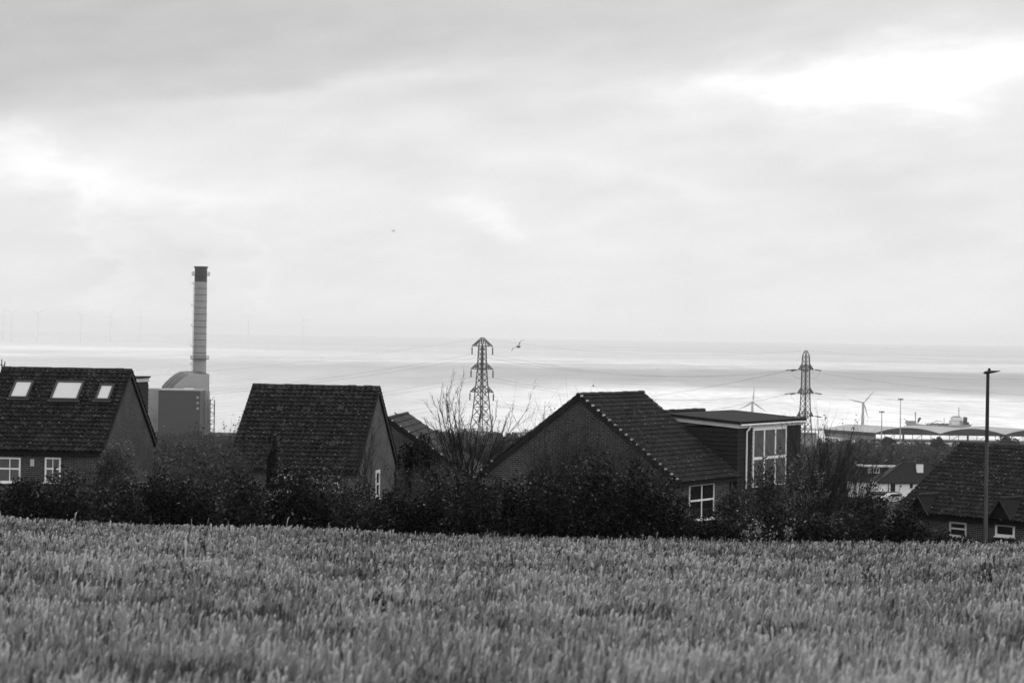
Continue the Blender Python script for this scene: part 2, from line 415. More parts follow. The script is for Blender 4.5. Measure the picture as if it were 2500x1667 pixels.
SEA = -66.0
def sea_sheet():
    ys = np.concatenate([[1548], np.geomspace(1600, 42000, 60)])
    xs = np.linspace(-15000, 15000, 31)
    X, Y = np.meshgrid(xs, ys); nx = len(xs)
    V = np.stack([X, Y, np.full_like(X, SEA)], -1).reshape(-1, 3)
    f = [(j * nx + i, j * nx + i + 1, (j + 1) * nx + i + 1, (j + 1) * nx + i) for j in range(len(ys) - 1) for i in range(nx - 1)]
    me = bpy.data.meshes.new("sea"); me.from_pydata(V.tolist(), [], f)
    m, t, b, out = new_mat("sea_water")
    tc_ = t.nodes.new('ShaderNodeTexCoord'); v = tc_.outputs['Object']
    def mp(sx_, sy_, rot=0.0):
        n = t.nodes.new('ShaderNodeMapping'); n.inputs['Scale'].default_value = (sx_, sy_, 1); n.inputs['Rotation'].default_value = (0, 0, rot)
        t.links.new(v, n.inputs['Vector']); return n.outputs[0]
    # wind-ruffled and slick stretches of water
    big = tnoise(t, mp(1 / 5200, 1 / 2300, 0.06), 1.0, 3.0, 0.5)
    mid = tnoise(t, mp(1 / 900, 1 / 420, -0.04), 1.0, 4.0, 0.6)
    small = tnoise(t, mp(1 / 55, 1 / 70, 0.0), 1.0, 4.0, 0.65)
    mixn = tmul(t, tmul(t, big, 0.62), tmul(t, mid, 0.38), 'ADD')
    t.links.new(ramp(t, mixn, [(0.36, 0.26), (0.50, 0.36), (0.62, 0.50)]), b.inputs['Roughness'])
    # glare and reflected cloud light painted into base colour as ragged bands, weaker westwards
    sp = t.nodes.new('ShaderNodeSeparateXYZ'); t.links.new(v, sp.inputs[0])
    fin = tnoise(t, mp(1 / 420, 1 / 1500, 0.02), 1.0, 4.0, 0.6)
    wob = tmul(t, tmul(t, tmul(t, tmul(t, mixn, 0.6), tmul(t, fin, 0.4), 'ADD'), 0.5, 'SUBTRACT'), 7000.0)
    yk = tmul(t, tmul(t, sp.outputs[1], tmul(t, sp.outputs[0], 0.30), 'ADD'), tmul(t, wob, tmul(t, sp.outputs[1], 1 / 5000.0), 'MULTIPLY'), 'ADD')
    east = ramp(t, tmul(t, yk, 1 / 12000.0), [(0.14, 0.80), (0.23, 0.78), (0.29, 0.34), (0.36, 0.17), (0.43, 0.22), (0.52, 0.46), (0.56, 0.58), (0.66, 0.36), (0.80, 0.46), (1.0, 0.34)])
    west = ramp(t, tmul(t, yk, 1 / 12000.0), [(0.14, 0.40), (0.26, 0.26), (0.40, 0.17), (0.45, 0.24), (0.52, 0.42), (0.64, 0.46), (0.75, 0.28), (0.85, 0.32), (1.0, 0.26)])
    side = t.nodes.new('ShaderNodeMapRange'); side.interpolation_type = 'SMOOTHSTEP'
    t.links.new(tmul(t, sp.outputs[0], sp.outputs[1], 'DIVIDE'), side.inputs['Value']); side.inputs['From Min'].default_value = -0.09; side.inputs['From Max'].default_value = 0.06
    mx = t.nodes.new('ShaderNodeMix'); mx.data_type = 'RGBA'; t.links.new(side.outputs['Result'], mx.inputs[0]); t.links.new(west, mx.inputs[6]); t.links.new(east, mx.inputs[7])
    dash = tnoise(t, mp(1 / 16, 1 / 60, 0.0), 1.0, 3.0, 0.6)  # light and dark of small waves drawn into the colour as dashes
    m3 = t.nodes.new('ShaderNodeMix'); m3.data_type = 'RGBA'; m3.blend_type = 'MULTIPLY'; m3.inputs[0].default_value = 1.0
    t.links.new(mx.outputs[2], m3.inputs[6]); t.links.new(ramp(t, tmul(t, tmul(t, dash, 0.55), tmul(t, mid, 0.45), 'ADD'), [(0.34, 0.72), (0.47, 1.0), (0.60, 1.14)]), m3.inputs[7])
    dash2 = tnoise(t, mp(1 / 70, 1 / 520, 0.0), 1.0, 3.0, 0.65)
    m4 = t.nodes.new('ShaderNodeMix'); m4.data_type = 'RGBA'; m4.blend_type = 'MULTIPLY'; m4.inputs[0].default_value = 1.0
    t.links.new(m3.outputs[2], m4.inputs[6]); t.links.new(ramp(t, dash2, [(0.33, 0.84), (0.50, 1.0), (0.66, 1.17)]), m4.inputs[7])
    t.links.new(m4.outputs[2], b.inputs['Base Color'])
    b.inputs['Specular IOR Level'].default_value = 0.40
    bn = t.nodes.new('ShaderNodeBump'); bn.inputs['Strength'].default_value = 0.55; bn.inputs['Distance'].default_value = 4.0
    t.links.new(small, bn.inputs['Height']); t.links.new(bn.outputs[0], b.inputs['Normal'])
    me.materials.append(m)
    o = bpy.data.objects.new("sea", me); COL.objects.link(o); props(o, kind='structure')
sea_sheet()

# ------------------------------------------------------------------ roofs, walls, windows
def tiled_slope(p0, ux, us, L, S, wave=0.29, course=0.345, amp=0.075, lift=0.065, sharp=False, seed=0):
    """Rows of interlocking pantiles on a slope: real rolls and a real step at each course."""
    g = np.random.default_rng(seed)
    p0 = np.array(p0, float); ux = np.array(ux, float); us = np.array(us, float)
    nrm = np.cross(ux, us); nrm = nrm / np.linalg.norm(nrm)
    if nrm[2] < 0: nrm = -nrm
    nw = max(1, round(L / wave)); wave = L / nw
    nc = max(1, round(S / course)); course = S / nc
    k = 8
    u = np.linspace(0, L, nw * k + 1); ph = (u / wave) % 1.0
    prof = amp * (0.5 + 0.5 * np.cos(2 * np.pi * ph)) ** (1.3 if not sharp else 0.8)
    tile_id = np.minimum((u[:-1] / wave).astype(int), nw - 1)
    Q, rn = [], []
    for c in range(nc):
        s0, s1 = c * course - 0.03, (c + 1) * course
        jit = g.normal(0, 0.004, nw)[tile_id]; js = g.normal(0, 0.006, nw)[tile_id]
        pr0, pr1 = prof[:-1], prof[1:]
        def P(uu, ss, hh): return p0 + np.outer(uu, ux) + np.outer(np.broadcast_to(ss, uu.shape), us) + np.outer(hh, nrm)
        a = P(u[:-1], s0 + js, pr0 + lift + jit); b_ = P(u[1:], s0 + js, pr1 + lift + jit)
        d = P(u[:-1], s1, pr0 + 0.004); c_ = P(u[1:], s1, pr1 + 0.004)
        a0 = P(u[:-1], s0 + js, np.full(len(u) - 1, -0.01)); b0 = P(u[1:], s0 + js, np.full(len(u) - 1, -0.01))
        Q.append(np.stack([a, b_, c_, d], 1)); Q.append(np.stack([a0, b0, b_, a], 1))
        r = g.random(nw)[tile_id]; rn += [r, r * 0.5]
    return np.concatenate(Q), np.concatenate(rn)

class House:
    def __init__(s, name, label, apex, rz, L, half, rise, eave_h, cat='house', wall=M_BRICK, tile=M_TILE, ov=0.35, verge=0.12,
                 seed=1, tileargs={}, wall_uv=1.0, group=None, ridge_mat=M_RIDGE):
        s.L, s.half, s.rise, s.eh = L, half, rise, eave_h
        s.rh = eave_h + rise; s.rz = rz; s.ov, s.verge = ov, verge
        s.o = Vector((apex[0], apex[1], apex[2] - s.rh))
        s.root = thing(name, label, cat, s.o, rz, group)
        s.slope = math.hypot(half, rise)
        hw = half - ov; x0, x1 = verge, L - verge
        zt = lambda y: s.rh - 0.08 - rise * abs(y) / half
        m = MB(); B = -1.8
        for xx in (x0, x1):
            pts = [(xx, -hw, B), (xx, hw, B), (xx, hw, zt(hw)), (xx, 0, zt(0)), (xx, -hw, zt(hw))]
            m.face(pts, [(p[1], p[2]) for p in pts])
        for yy in (-hw, hw):
            pts = [(x0, yy, B), (x1, yy, B), (x1, yy, zt(hw)), (x0, yy, zt(hw))]
            m.face(pts, [(p[0], p[2]) for p in pts])
        s.wall = m.build('wall', wall, s.root)
        # roof covering, both slopes in one part, with boarding below
        Qs, Rs = [], []
        for sg in (-1, 1):
            q, r = tiled_slope((0, sg * half, eave_h), (1, 0, 0), (0, -sg * half / s.slope, rise / s.slope), L, s.slope - 0.04, seed=seed + sg, **tileargs)
            Qs.append(q); Rs.append(r)
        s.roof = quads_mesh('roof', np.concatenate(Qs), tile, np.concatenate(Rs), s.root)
        b = MB()
        for sg in (-1, 1):
            n = Vector((0, sg * rise, half)).normalized()
            e, r_ = Vector((0, sg * (half - 0.01), eave_h)), Vector((0, 0, s.rh))
            b.prism([Vector((0.01, 0, 0)) + e - n * .012, Vector((0.01, 0, 0)) + r_ - n * .012, Vector((0.01, 0, 0)) + r_ - n * 0.07, Vector((0.01, 0, 0)) + e - n * 0.07], (L - 0.02, 0, 0))
        b.build('roof_boarding', M_DARK, s.roof)
        # ridge tiles
        rb = MB(); nseg = max(2, round(L / 0.45)); g = np.random.default_rng(seed)
        for i in range(nseg):
            a, c = i * L / nseg, (i + 1) * L / nseg
            dz = float(g.normal(0, 0.007)); rad = 0.125 + 0.012 * (i % 2)
            ring = [(math.cos(t) * rad, math.sin(t) * rad * 0.85) for t in [math.pi * k / 6 for k in range(7)]]
            for k in range(6):
                (ya, za), (yb, zb) = ring[k], ring[k + 1]
                z0 = s.rh - 0.03 + dz
                rb.face([(a, ya, z0 + za), (c + .02, ya, z0 + za), (c + .02, yb, z0 + zb), (a, yb, z0 + zb)])
            for xx in (a, c + .02): rb.face([(xx, y_, s.rh - .03 + dz + z_) for y_, z_ in ring])
        s.ridge = rb.build('ridge_tile', ridge_mat, s.roof)
        # bargeboards, fascia, gutter
        for xx in (0.03, L - 0.03):
            for sg in (-1, 1):
                b = MB(); n = Vector((0, sg * rise, half)).normalized()
                p = Vector((xx, sg * half * 0.995, eave_h)) - n * 0.15; q = Vector((xx, 0, s.rh)) - n * 0.15
                b.bar(p, q, 0.05, 0.17, up=n); b.build('bargeboard', M_DARK, s.root)
        for sg in (-1, 1):
            b = MB(); b.box((x0 - .05, sg * (half - .10) - .015, eave_h - .24), (x1 + .05, sg * (half - .10) + .015, eave_h - .05)); b.build('fascia_board', M_DARK, s.root)
            b = MB(); b.box((x0, min(sg * hw, sg * (half - .12)), eave_h - .25), (x1, max(sg * hw, sg * (half - .12)), eave_h - .235)); b.build('soffit', M_DARK, s.root)
            b = MB()
            for k in range(6):
                t0, t1 = math.pi + math.pi * k / 6, math.pi + math.pi * (k + 1) / 6
                yc, zc = sg * (half - 0.02), eave_h - 0.03
                b.face([(0.02, yc + .06 * math.cos(t0), zc + .06 * math.sin(t0)), (L - .02, yc + .06 * math.cos(t0), zc + .06 * math.sin(t0)),
                        (L - .02, yc + .06 * math.cos(t1), zc + .06 * math.sin(t1)), (0.02, yc + .06 * math.cos(t1), zc + .06 * math.sin(t1))])
            b.build('gutter', M_DARK, s.root)
    def w2l(s, p):
        d = Vector(p) - s.o; c, n = math.cos(-s.rz), math.sin(-s.rz)
        return Vector((d.x * c - d.y * n, d.x * n + d.y * c, d.z))
    def l2w(s, p):
        c, n = math.cos(s.rz), math.sin(s.rz); p = Vector(p)
        return s.o + Vector((p.x * c - p.y * n, p.x * n + p.y * c, p.z))
    def hit(s, x, y, axis, val):
        """Where the line of sight through a photo pixel meets the local plane axis = val."""
        o = s.w2l((0, 0, 0)); d = s.w2l(ray(x, y)) - o
        return o + d * ((val - o[axis]) / d[axis])
    def hit_slope(s, x, y, sg):
        n = Vector((0, sg * s.rise, s.half)); p0 = Vector((0, 0, s.rh)); o = s.w2l((0, 0, 0)); d = s.w2l(ray(x, y)) - o
        return o + d * ((p0 - o).dot(n) / d.dot(n))

def window(root, c, u, n, w, h, cols=2, rows=2, fw=0.07, bw_=0.045, fr=None, frame=M_WHITE, sill=True, blind=None, bars=None):
    """c: middle of the opening on the wall face; u: along the wall; n: out of the wall."""
    c = Vector(c); u = Vector(u).normalized(); n = Vector(n).normalized(); z = Vector((0, 0, 1))
    def B(m, a0, a1, z0, z1, d0, d1):
        P = [c + u * a + z * zz + n * d for zz in (z0, z1) for (a, d) in ((a0, d0), (a1, d0), (a1, d1), (a0, d1))]
        for q in ((3, 2, 1, 0), (4, 5, 6, 7), (0, 1, 5, 4), (1, 2, 6, 5), (2, 3, 7, 6), (3, 0, 4, 7)): m.face([P[k] for k in q])
    m = MB(); a, b = w / 2, h / 2
    B(m, -a, a, b - fw, b, -.04, .045); B(m, -a, a, -b, -b + fw, -.04, .045)
    B(m, -a, -a + fw, -b + fw, b - fw, -.04, .045); B(m, a - fw, a, -b + fw, b - fw, -.04, .045)
    xs = [-a + w * k / cols for k in range(1, cols)]
    zs = [b - h * (fr if (fr and rows == 2) else k / rows) for k in range(1, rows)]
    zz = [b - fw] + zs + [-b + fw]
    for zq in zs: B(m, -a + fw, a - fw, zq - bw_ , zq + bw_, -.04, .040)
    for xq in xs:
        for i in range(len(zz) - 1):
            B(m, xq - (bars or bw_), xq + (bars or bw_), zz[i + 1] + (bw_ if i < len(zs) else 0), zz[i] - (bw_ if i > 0 else 0), -.04, .036)
    f = m.build('window', frame, root)
    if sill:
        m = MB(); B(m, -a - .05, a + .05, -b - .06, -b - .002, -.02, .10); m.build('sill', frame, f)
    m = MB(); B(m, -a + .02, a - .02, -b + .02, b - .02, -.02, .012); m.build('pane', M_GLASS if blind is None else blind, f)
    return f

def skylight(hs, corners, sg):
    """corners: photo pixels of the outer frame, top left, top right, bottom right, bottom left."""
    P = [hs.hit_slope(x, y, sg) for x, y in corners]
    n = Vector((0, sg * hs.rise, hs.half)).normalized()
    xs = sorted(p.x for p in P); x0, x1 = (xs[0] + xs[1]) / 2, (xs[2] + xs[3]) / 2
    up = Vector((0, -sg * hs.half, hs.rise)).normalized()
    base = Vector((0, sg * hs.half, hs.eh)); ss = sorted((p - base).dot(up) for p in P)
    s0, s1 = (ss[0] + ss[1]) / 2, (ss[2] + ss[3]) / 2
    def Q(x, t, d): return base + Vector((x, 0, 0)) + up * t + n * d
    m = MB(); w = 0.11
    def bx(xa, xb, ta, tb, d0, d1):
        c = [Q(x, t, d) for d in (d0, d1) for (x, t) in ((xa, ta), (xb, ta), (xb, tb), (xa, tb))]
        for q in ((3, 2, 1, 0), (4, 5, 6, 7), (0, 1, 5, 4), (1, 2, 6, 5), (2, 3, 7, 6), (3, 0, 4, 7)): m.face([c[k] for k in q])
    bx(x0, x1, s1 - w, s1, -.02, .21); bx(x0, x1, s0, s0 + w, -.02, .195)
    bx(x0, x0 + w, s0 + w, s1 - w, -.02, .20); bx(x1 - w, x1, s0 + w, s1 - w, -.02, .20)
    bx(x0 - .09, x1 + .09, s0 - .14, s0 - .004, -.02, .15)
    f = m.build('roof_window', M_SKYF, hs.root)
    m = MB(); m.face([Q(x0 + w, s0 + w, .16), Q(x1 - w, s0 + w, .16), Q(x1 - w, s1 - w, .16), Q(x0 + w, s1 - w, .16)]); m.build('pane', M_SKYL, f)

# ---- house with three roof windows, on the left
h1 = House('skylight_house', 'dark brick house with three pale roof windows in its tiled roof', px(322, 903, 130), R(180 - 6.6), 7.15, 5.45, 4.15, 2.45, seed=11)
skylight(h1, [(39, 935), (84, 935), (69, 977), (21, 976)], 1)
skylight(h1, [(139, 936), (207, 936), (192, 981), (122, 981)], 1)
skylight(h1, [(245, 944), (281, 944), (268, 982), (233, 981)], 1)
yw = h1.half - h1.ov
def win_px(hs, x0, y0, x1, y1, axis, val, u, n, **kw):
    a, b = hs.hit(x0, y0, axis, val), hs.hit(x1, y1, axis, val)
    k = 1 - axis
    c = Vector((0, 0, 0)); c[axis] = val; c[k] = (a[k] + b[k]) / 2; c.z = (a.z + b.z) / 2
    return window(hs.root, c, u, n, abs(a[k] - b[k]), abs(a.z - b.z), **kw)
win_px(h1, -28, 1115, 50, 1178, 1, yw, (1, 0, 0), (0, 1, 0), cols=3, rows=2, fr=0.45, fw=.09, blind=M_BLIND, bars=.025)
win_px(h1, 110, 1116, 148, 1178, 1, yw, (1, 0, 0), (0, 1, 0), cols=2, rows=2, fr=0.45, fw=.09, blind=M_BLIND, bars=.02)
p = h1.hit(79.5, 1129, 1, yw)
m = MB(); m.box((p.x - .10, yw - .01, p.z - .18), (p.x + .10, yw + .09, p.z + .18)); m.build('alarm_box', M_OFFW, h1.root)
# rear dormer, seen past the gable
def rear_dormer(hs, xa, xb, ya, zt, depth=3.0):
    m = MB(); m.box((xa, ya, hs.eh + .3), (xb, ya + depth, zt - .30)); d = m.build('dormer', M_CLAD, hs.root)
    for i in range(14):
        zz = hs.eh + .5 + i * 0.24
        if zz > zt - .4: break
        m = MB(); m.prism([(xa - .045, ya - .04, zz), (xa - .005, ya - .04, zz + .23), (xa - .002, ya - .04, zz)], (0, depth + .08, 0)); m.build('cladding_board', M_CLAD, d)
    m = MB(); m.box((xa - .06, ya - .06, zt - .298), (xb + .06, ya + depth + .06, zt - .09)); m.build('dormer_fascia', M_OFFW, d)
    m = MB(); m.box((xa - .12, ya - .14, zt - .088), (xb + .12, ya + depth + .14, zt)); m.build('dormer_roof', M_FELT, d)
pd = h1.hit(362, 918, 0, 0.2)
rear_dormer(h1, 0.2, 6.0, pd.y + .05, pd.z, abs(pd.y) - .6)
# aerial on the ridge end
ap = px(4, 902, 130)
t_ = thing('tv_aerial', 'small dark television aerial at the ridge end above the roof windows', 'aerial', ap)
MB().tube((0, 0, -.25), (0, 0, .55), .025).build('mast', M_POSTT, t_)
m = MB(); m.tube((-.25, 0, .28), (.16, 0, .22), .022)
for k in range(5): m.tube((-.22 + k * .08, -.2, .275 - k * .011), (-.22 + k * .08, .2, .275 - k * .011), .012, n=5)
m.build('boom', M_POSTT, t_)
m = MB(); m.tube((.16, -.05, .06), (.16, .05, .42), .03); m.build('reflector', M_POSTT, t_)

# ---- plain tiled house, left of the middle
h2 = House('tiled_house', 'house with a plain speckled tiled roof and pale brick gable', px(928, 945, 130), R(180 - 8.0), 7.0, 5.5, 4.2, 2.45, seed=21, wall=M_BRICK2)
yw2 = h2.half - h2.ov
win_px(h2, 677, 1156, 714, 1200, 1, yw2, (1, 0, 0), (0, 1, 0), cols=2, rows=1, fw=.09)
win_px(h2, 772, 1158, 828, 1200, 1, yw2, (1, 0, 0), (0, 1, 0), cols=3, rows=2, fw=.08)
a = h2.hit(917, 1148, 0, h2.verge); b = h2.hit(925, 1214, 0, h2.verge)
window(h2.root, (h2.verge, (a.y + b.y) / 2, (a.z + b.z) / 2), (0, 1, 0), (-1, 0, 0), abs(a.y - b.y) + .1, abs(a.z - b.z), cols=1, rows=2, fw=.16)
# raised tile vents on the roof
for vx, vy in ((685, 1000), (832, 999), (812, 1086)):
    q = h2.hit_slope(vx, vy, 1); n = Vector((0, h2.rise, h2.half)).normalized(); u = Vector((0, -h2.half, h2.rise)).normalized()
    m = MB(); c = q + n * .07
    m.prism([c + Vector((-.16, 0, 0)) - u * .17, c + Vector((.16, 0, 0)) - u * .17, c + Vector((.16, 0, 0)) + u * .17, c + Vector((-.16, 0, 0)) + u * .17], n * .035)
    m.build('vent_tile', M_RIDGE, h2.root)

# ---- low roof behind it
hb = House('half_hidden_house', 'low tiled roof with a brick gable half hidden behind the plain tiled house', px(946, 1020, 141), R(85.5), 9.5, 6.3, 4.15, 2.45, seed=31, tileargs=dict(wave=0.3, course=0.5, amp=0.012, lift=0.05), tile=M_TILE2)

# ---- gable-fronted house, right of the middle
h3 = House('gable_house', 'dark brick house turning its gable wall to the field', px(1411, 962, 118), R(60), 7.0, 5.55, 4.05, 2.45, seed=41, tileargs=dict(wave=0.15, course=0.33, amp=0.016, lift=0.04))
def verge_clips(hs, sg, x, n_, first=0):
    for i in range(first, n_):
        t = (i + 0.55) / n_; n = Vector((0, sg * hs.rise, hs.half)).normalized()
        c = Vector((x, sg * hs.half * t, hs.rh - hs.rise * t)) + n * .05
        m = MB(); m.tube(c + Vector((-.06, -.0, 0)), c + Vector((.09, 0, 0)), .055, .04, 8); m.build('verge_clip', M_OFFW, hs.roof)
verge_clips(h3, -1, 0.03, 18); verge_clips(hb, -1, 0.03, 13); verge_clips(h3, 1, 0.03, 18, 15)
ywr = -(h3.half - h3.ov)
win_px(h3, 1682, 1184, 1741, 1264, 1, ywr, (1, 0, 0), (0, -1, 0), cols=2, rows=2, fr=.45, fw=.07)
m = MB(); m.tube((6.5, ywr - .06, h3.eh - .3), (6.5, ywr - .06, -1), .045); m.build('downpipe', M_DARK, h3.root)

# ---- the dormer house joined behind it, one step lower
u3 = Vector((math.cos(h3.rz), math.sin(h3.rz), 0))
ap3 = Vector(px(1411, 962, 118)) + u3 * 7.05 + Vector((0, 0, -1.02))
hd = House('dormer_house', 'house with a big dark clad dormer, white window and white downpipe', ap3, R(60), 7.2, 5.5, 4.05, 2.35, seed=51, tileargs=dict(wave=0.15, course=0.33, amp=0.016, lift=0.04))
yd = -5.05
c0 = hd.hit(1800, 1031, 1, yd); c1 = hd.hit(1955, 1022, 1, yd)
dx0, dx1 = max(c0.x, 0.12), c1.x
zf = (c0.z + c1.z) / 2
m = MB()
zb = 0.9
def plane_quad(m, pts): m.face(pts, [(p[0] + p[1], p[2]) for p in pts])
zback = hd.rh - 0.10
m.box((dx0, yd, zb), (dx1, -0.2, zf - .32)); dorm = m.build('dormer', M_CLAD, hd.root)
zz = zb + .1; k = 0
while zz < zf - .36:
    m = MB(); m.prism([(dx0 - .05, yd - .045, zz), (dx0 - .003, yd - .045, zz + .225), (dx0 - .003, yd - .045, zz)], (0, 4.8, 0))
    m.prism([(dx0, yd - .05, zz), (dx0, yd - .003, zz + .225), (dx0, yd - .003, zz)], (dx1 - dx0, 0, 0))
    m.prism([(dx1 + .05, yd, zz), (dx1 + .003, yd, zz + .225), (dx1 + .003, yd, zz)], (0, 4.8, 0))
    m.build('cladding_board', M_CLAD, dorm); zz += .225
# flat roof falling to the gutter; white fascia below
yb = -1.0; fall = 0.30
def sl(y): return zf + fall * (y - yd) / (yb - yd)
m = MB(); m.prism([(dx0 - .10, yd - .14, sl(yd) - .30), (dx0 - .10, yb, sl(yb) - .30), (dx0 - .10, yb, sl(yb) - .085), (dx0 - .10, yd - .14, sl(yd) - .085)], (dx1 - dx0 + .20, 0, 0))
m.build('dormer_fascia', M_OFFW, dorm)
m = MB(); m.prism([(dx0 - .2, yd - .26, sl(yd) - .083), (dx0 - .2, yb, sl(yb) - .083), (dx0 - .2, yb, sl(yb) + .06), (dx0 - .2, yd - .26, sl(yd) + .045)], (dx1 - dx0 + .40, 0, 0))
m.build('dormer_roof', M_FELT, dorm)
m = MB(); m.tube((dx0 - .05, yd - .22, zf - .14), (dx1 + .1, yd - .22, zf - .13), .06); m.build('dormer_gutter', M_WHITE, dorm)
px_dp = hd.hit(1822, 1120, 1, yd - .09).x
m = MB(); m.tube((px_dp + .12, yd - .22, zf - .16), (px_dp + .12, yd - .2, zf - .34), .05); m.tube((px_dp + .12, yd - .2, zf - .33), (px_dp, yd - .10, zf - .50), .05)
m.tube((px_dp, yd - .10, zf - .48), (px_dp, yd - .10, .55), .05); m.build('downpipe', M_WHITE, hd.root)
a = hd.hit(1838, 1046, 1, yd - .05); b = hd.hit(1917, 1184, 1, yd - .05)
wf = window(hd.root, ((a.x + b.x) / 2, yd - .05, (a.z + b.z) / 2), (1, 0, 0), (0, -1, 0), abs(a.x - b.x), abs(a.z - b.z), cols=3, rows=2, fr=.50, fw=.11, bw_=.07, blind=M_CURT)
m = MB(); m.box((a.x - .02, yd - .10, a.z + .004), (b.x + .02, yd - .02, a.z + .24)); m.build('head_panel', M_WHITE, wf)

# ---- house on the right with two small gablets
h4 = House('gablet_house', 'house with two little pointed gablets along its eaves, behind the lamp post', px(2350, 1080, 135), R(-51.5), 12.0, 5.55, 3.62, 2.5, seed=61, tileargs=dict(wave=0.29, course=0.345))
yw4 = -(h4.half - h4.ov)
win_px(h4, 2319, 1272, 2360, 1312, 1, yw4, (1, 0, 0), (0, -1, 0), cols=1, rows=2, fr=.45, fw=.10, frame=M_OFFW)
win_px(h4, 2431, 1277, 2478, 1312, 1, yw4, (1, 0, 0), (0, -1, 0), cols=1, rows=1, fw=.12)
for gx, gy in ((2246, 1207), (2446, 1216)):
    yf = -h4.half - .02
    q = h4.hit(gx, gy, 1, yf); zg = q.z; hwid = .74; zb_ = zg - 1.0
    yr = -(h4.rh - zg) / h4.rise * h4.half + .3
    m = MB()
    for sg in (-1, 1):
        m.prism([(q.x, yf - .12, zg), (q.x + sg * hwid, yf - .12, zb_), (q.x + sg * hwid, yf - .12, zb_ - .08), (q.x, yf - .12, zg - .10)], (0, yr - yf + .1, 0))
    gb = m.build('gablet', M_BROOF, h4.root)
    m = MB(); m.prism([(q.x, yf, zg - .14), (q.x - hwid + .1, yf, zb_ - .04), (q.x + hwid - .1, yf, zb_ - .04)], (0, .05, 0)); m.build('gablet_face', M_DARK, gb)
    for sg in (-1, 1):
        m = MB(); m.bar((q.x, yf - .145, zg - .08), (q.x + sg * hwid, yf - .145, zb_ - .06), .04, .17, up=(0, 1, 0)); m.build('gablet_bargeboard', M_RIDGE, gb)
    m = MB(); m.tube((q.x, yf - .14, zg + .01), (q.x, yr + .2, zg + .01), .09, n=8); m.build('gablet_ridge', M_RIDGE, gb)
m = MB(); q = h4.hit(2402, 1290, 1, yw4 - .06); m.tube((q.x, yw4 - .06, h4.eh - .3), (q.x, yw4 - .06, -1.5), .05); m.build('downpipe', M_DARK, h4.root)

# ------------------------------------------------------------------ lamp post
def lamp_post():
    D = 96.0; top = px(2412, 913, D); gz = H(top.x, D)
    t = thing('street_lamp', 'slim grey street lamp in front of the gableted house', 'street lamp', (top.x, D, gz))
    h = top.z - gz
    m = MB(); m.tube((0, 0, -.3), (0, 0, 1.3), .085, .085, 12); m.build('base_column', M_POST, t)
    m = MB(); m.tube((0, 0, 1.3), (0, 0, h * .62), .080, .074, 12); m.build('pole', M_POST, t)
    m = MB(); m.tube((0, 0, h * .62), (0, 0, h - .05), .078, .066, 12); m.tube((0, 0, h - .12), (0, 0, h + .02), .075, .06, 12); m.build('upper_pole', M_POSTT, t)
    m = MB()
    prof = [(-.17, .07, .035), (-.10, .10, .065), (.05, .11, .07), (.22, .085, .05), (.48, .03, .015)]
    for i in range(len(prof) - 1):
        x0, w0, t0 = prof[i]; x1, w1, t1 = prof[i + 1]; n = 10; zc0 = h + .05 + .12 * (x0 + .17); zc1 = h + .05 + .12 * (x1 + .17)
        r0 = [(x0, w0 * math.cos(2 * math.pi * k / n), zc0 + t0 * math.sin(2 * math.pi * k / n)) for k in range(n)]
        r1 = [(x1, w1 * math.cos(2 * math.pi * k / n), zc1 + t1 * math.sin(2 * math.pi * k / n)) for k in range(n)]
        for k in range(n): m.face([r0[k], r0[(k + 1) % n], r1[(k + 1) % n], r1[k]])
        if i == 0: m.face(r0[::-1])
        if i == len(prof) - 2: m.face(r1)
    l = m.build('lantern', M_POSTT, t, smooth=True)
    m = MB(); m.tube((.05, 0, h + .12), (.05, 0, h + .205), .06, .055, 10); m.tube((.05, 0, h + .205), (.05, 0, h + .24), .055, .02, 10); m.build('photocell', M_DARK, l)
lamp_post()

# ------------------------------------------------------------------ power station
D = 1475.0; S = D / F
def ps(x, y, d=D): return px(x, y, d)
gz = -64.0
DC = D + 38
chc = px(487, 900, DC)
top = px(491, 651, DC)
ch = thing('power_station_chimney', 'tall pale round chimney of the power station with a dark top', 'chimney', (chc.x, DC, gz))
z0, z1 = 0, top.z - gz
zb_ = px(491, 688, DC).z - gz
r0, r1 = 4.35, 3.9
rr = lambda z: r0 + (r1 - r0) * z / z1
m = MB(); m.tube((0, 0, 0), (0, 0, zb_), r0, rr(zb_), 28, cap=False); m.build('shaft', M_CHIM, ch, smooth=True)
m = MB(); m.tube((0, 0, zb_), (0, 0, z1), rr(zb_), r1, 28, cap=False); m.face([(r1 * .9 * math.cos(2 * math.pi * k / 28), r1 * .9 * math.sin(2 * math.pi * k / 28), z1 - .4) for k in range(28)])
m.tube((0, 0, z1 - .9), (0, 0, z1 + .1), r1 + .45, r1 + .6, 28); m.build('dark_top', M_CHIMD, ch, smooth=False)
yy = 705
while yy < 870:
    zq = px(490, yy, DC).z - gz
    MB().tube((0, 0, zq), (0, 0, zq + .35), rr(zq) + .09, None, 28).build('seam_ring', M_FACADE, ch); yy += 15.7
for yq, ro in ((671, 1.7), (875, 1.6)):
    zq = px(490, yq, DC).z - gz; rq = rr(zq) + ro
    m = MB(); m.tube((0, 0, zq - .5), (0, 0, zq - .1), rq, rq, 24)
    for k in range(16):
        t = 2 * math.pi * k / 16; c, s_ = math.cos(t) * rq, math.sin(t) * rq
        m.bar((c, s_, zq - .3), (c, s_, zq + 1.8), .16)
        t2 = 2 * math.pi * (k + 1) / 16
        for hh in (.8, 1.7): m.bar((c, s_, zq + hh), (math.cos(t2) * rq, math.sin(t2) * rq, zq + hh), .14)
    m.build('walkway', M_FACADE, ch)
m = MB()
for k in range(2): m.bar((-r0 - .5, -.4 + .8 * k, 4), (-r1 - .5, -.4 + .8 * k, zb_), .12)
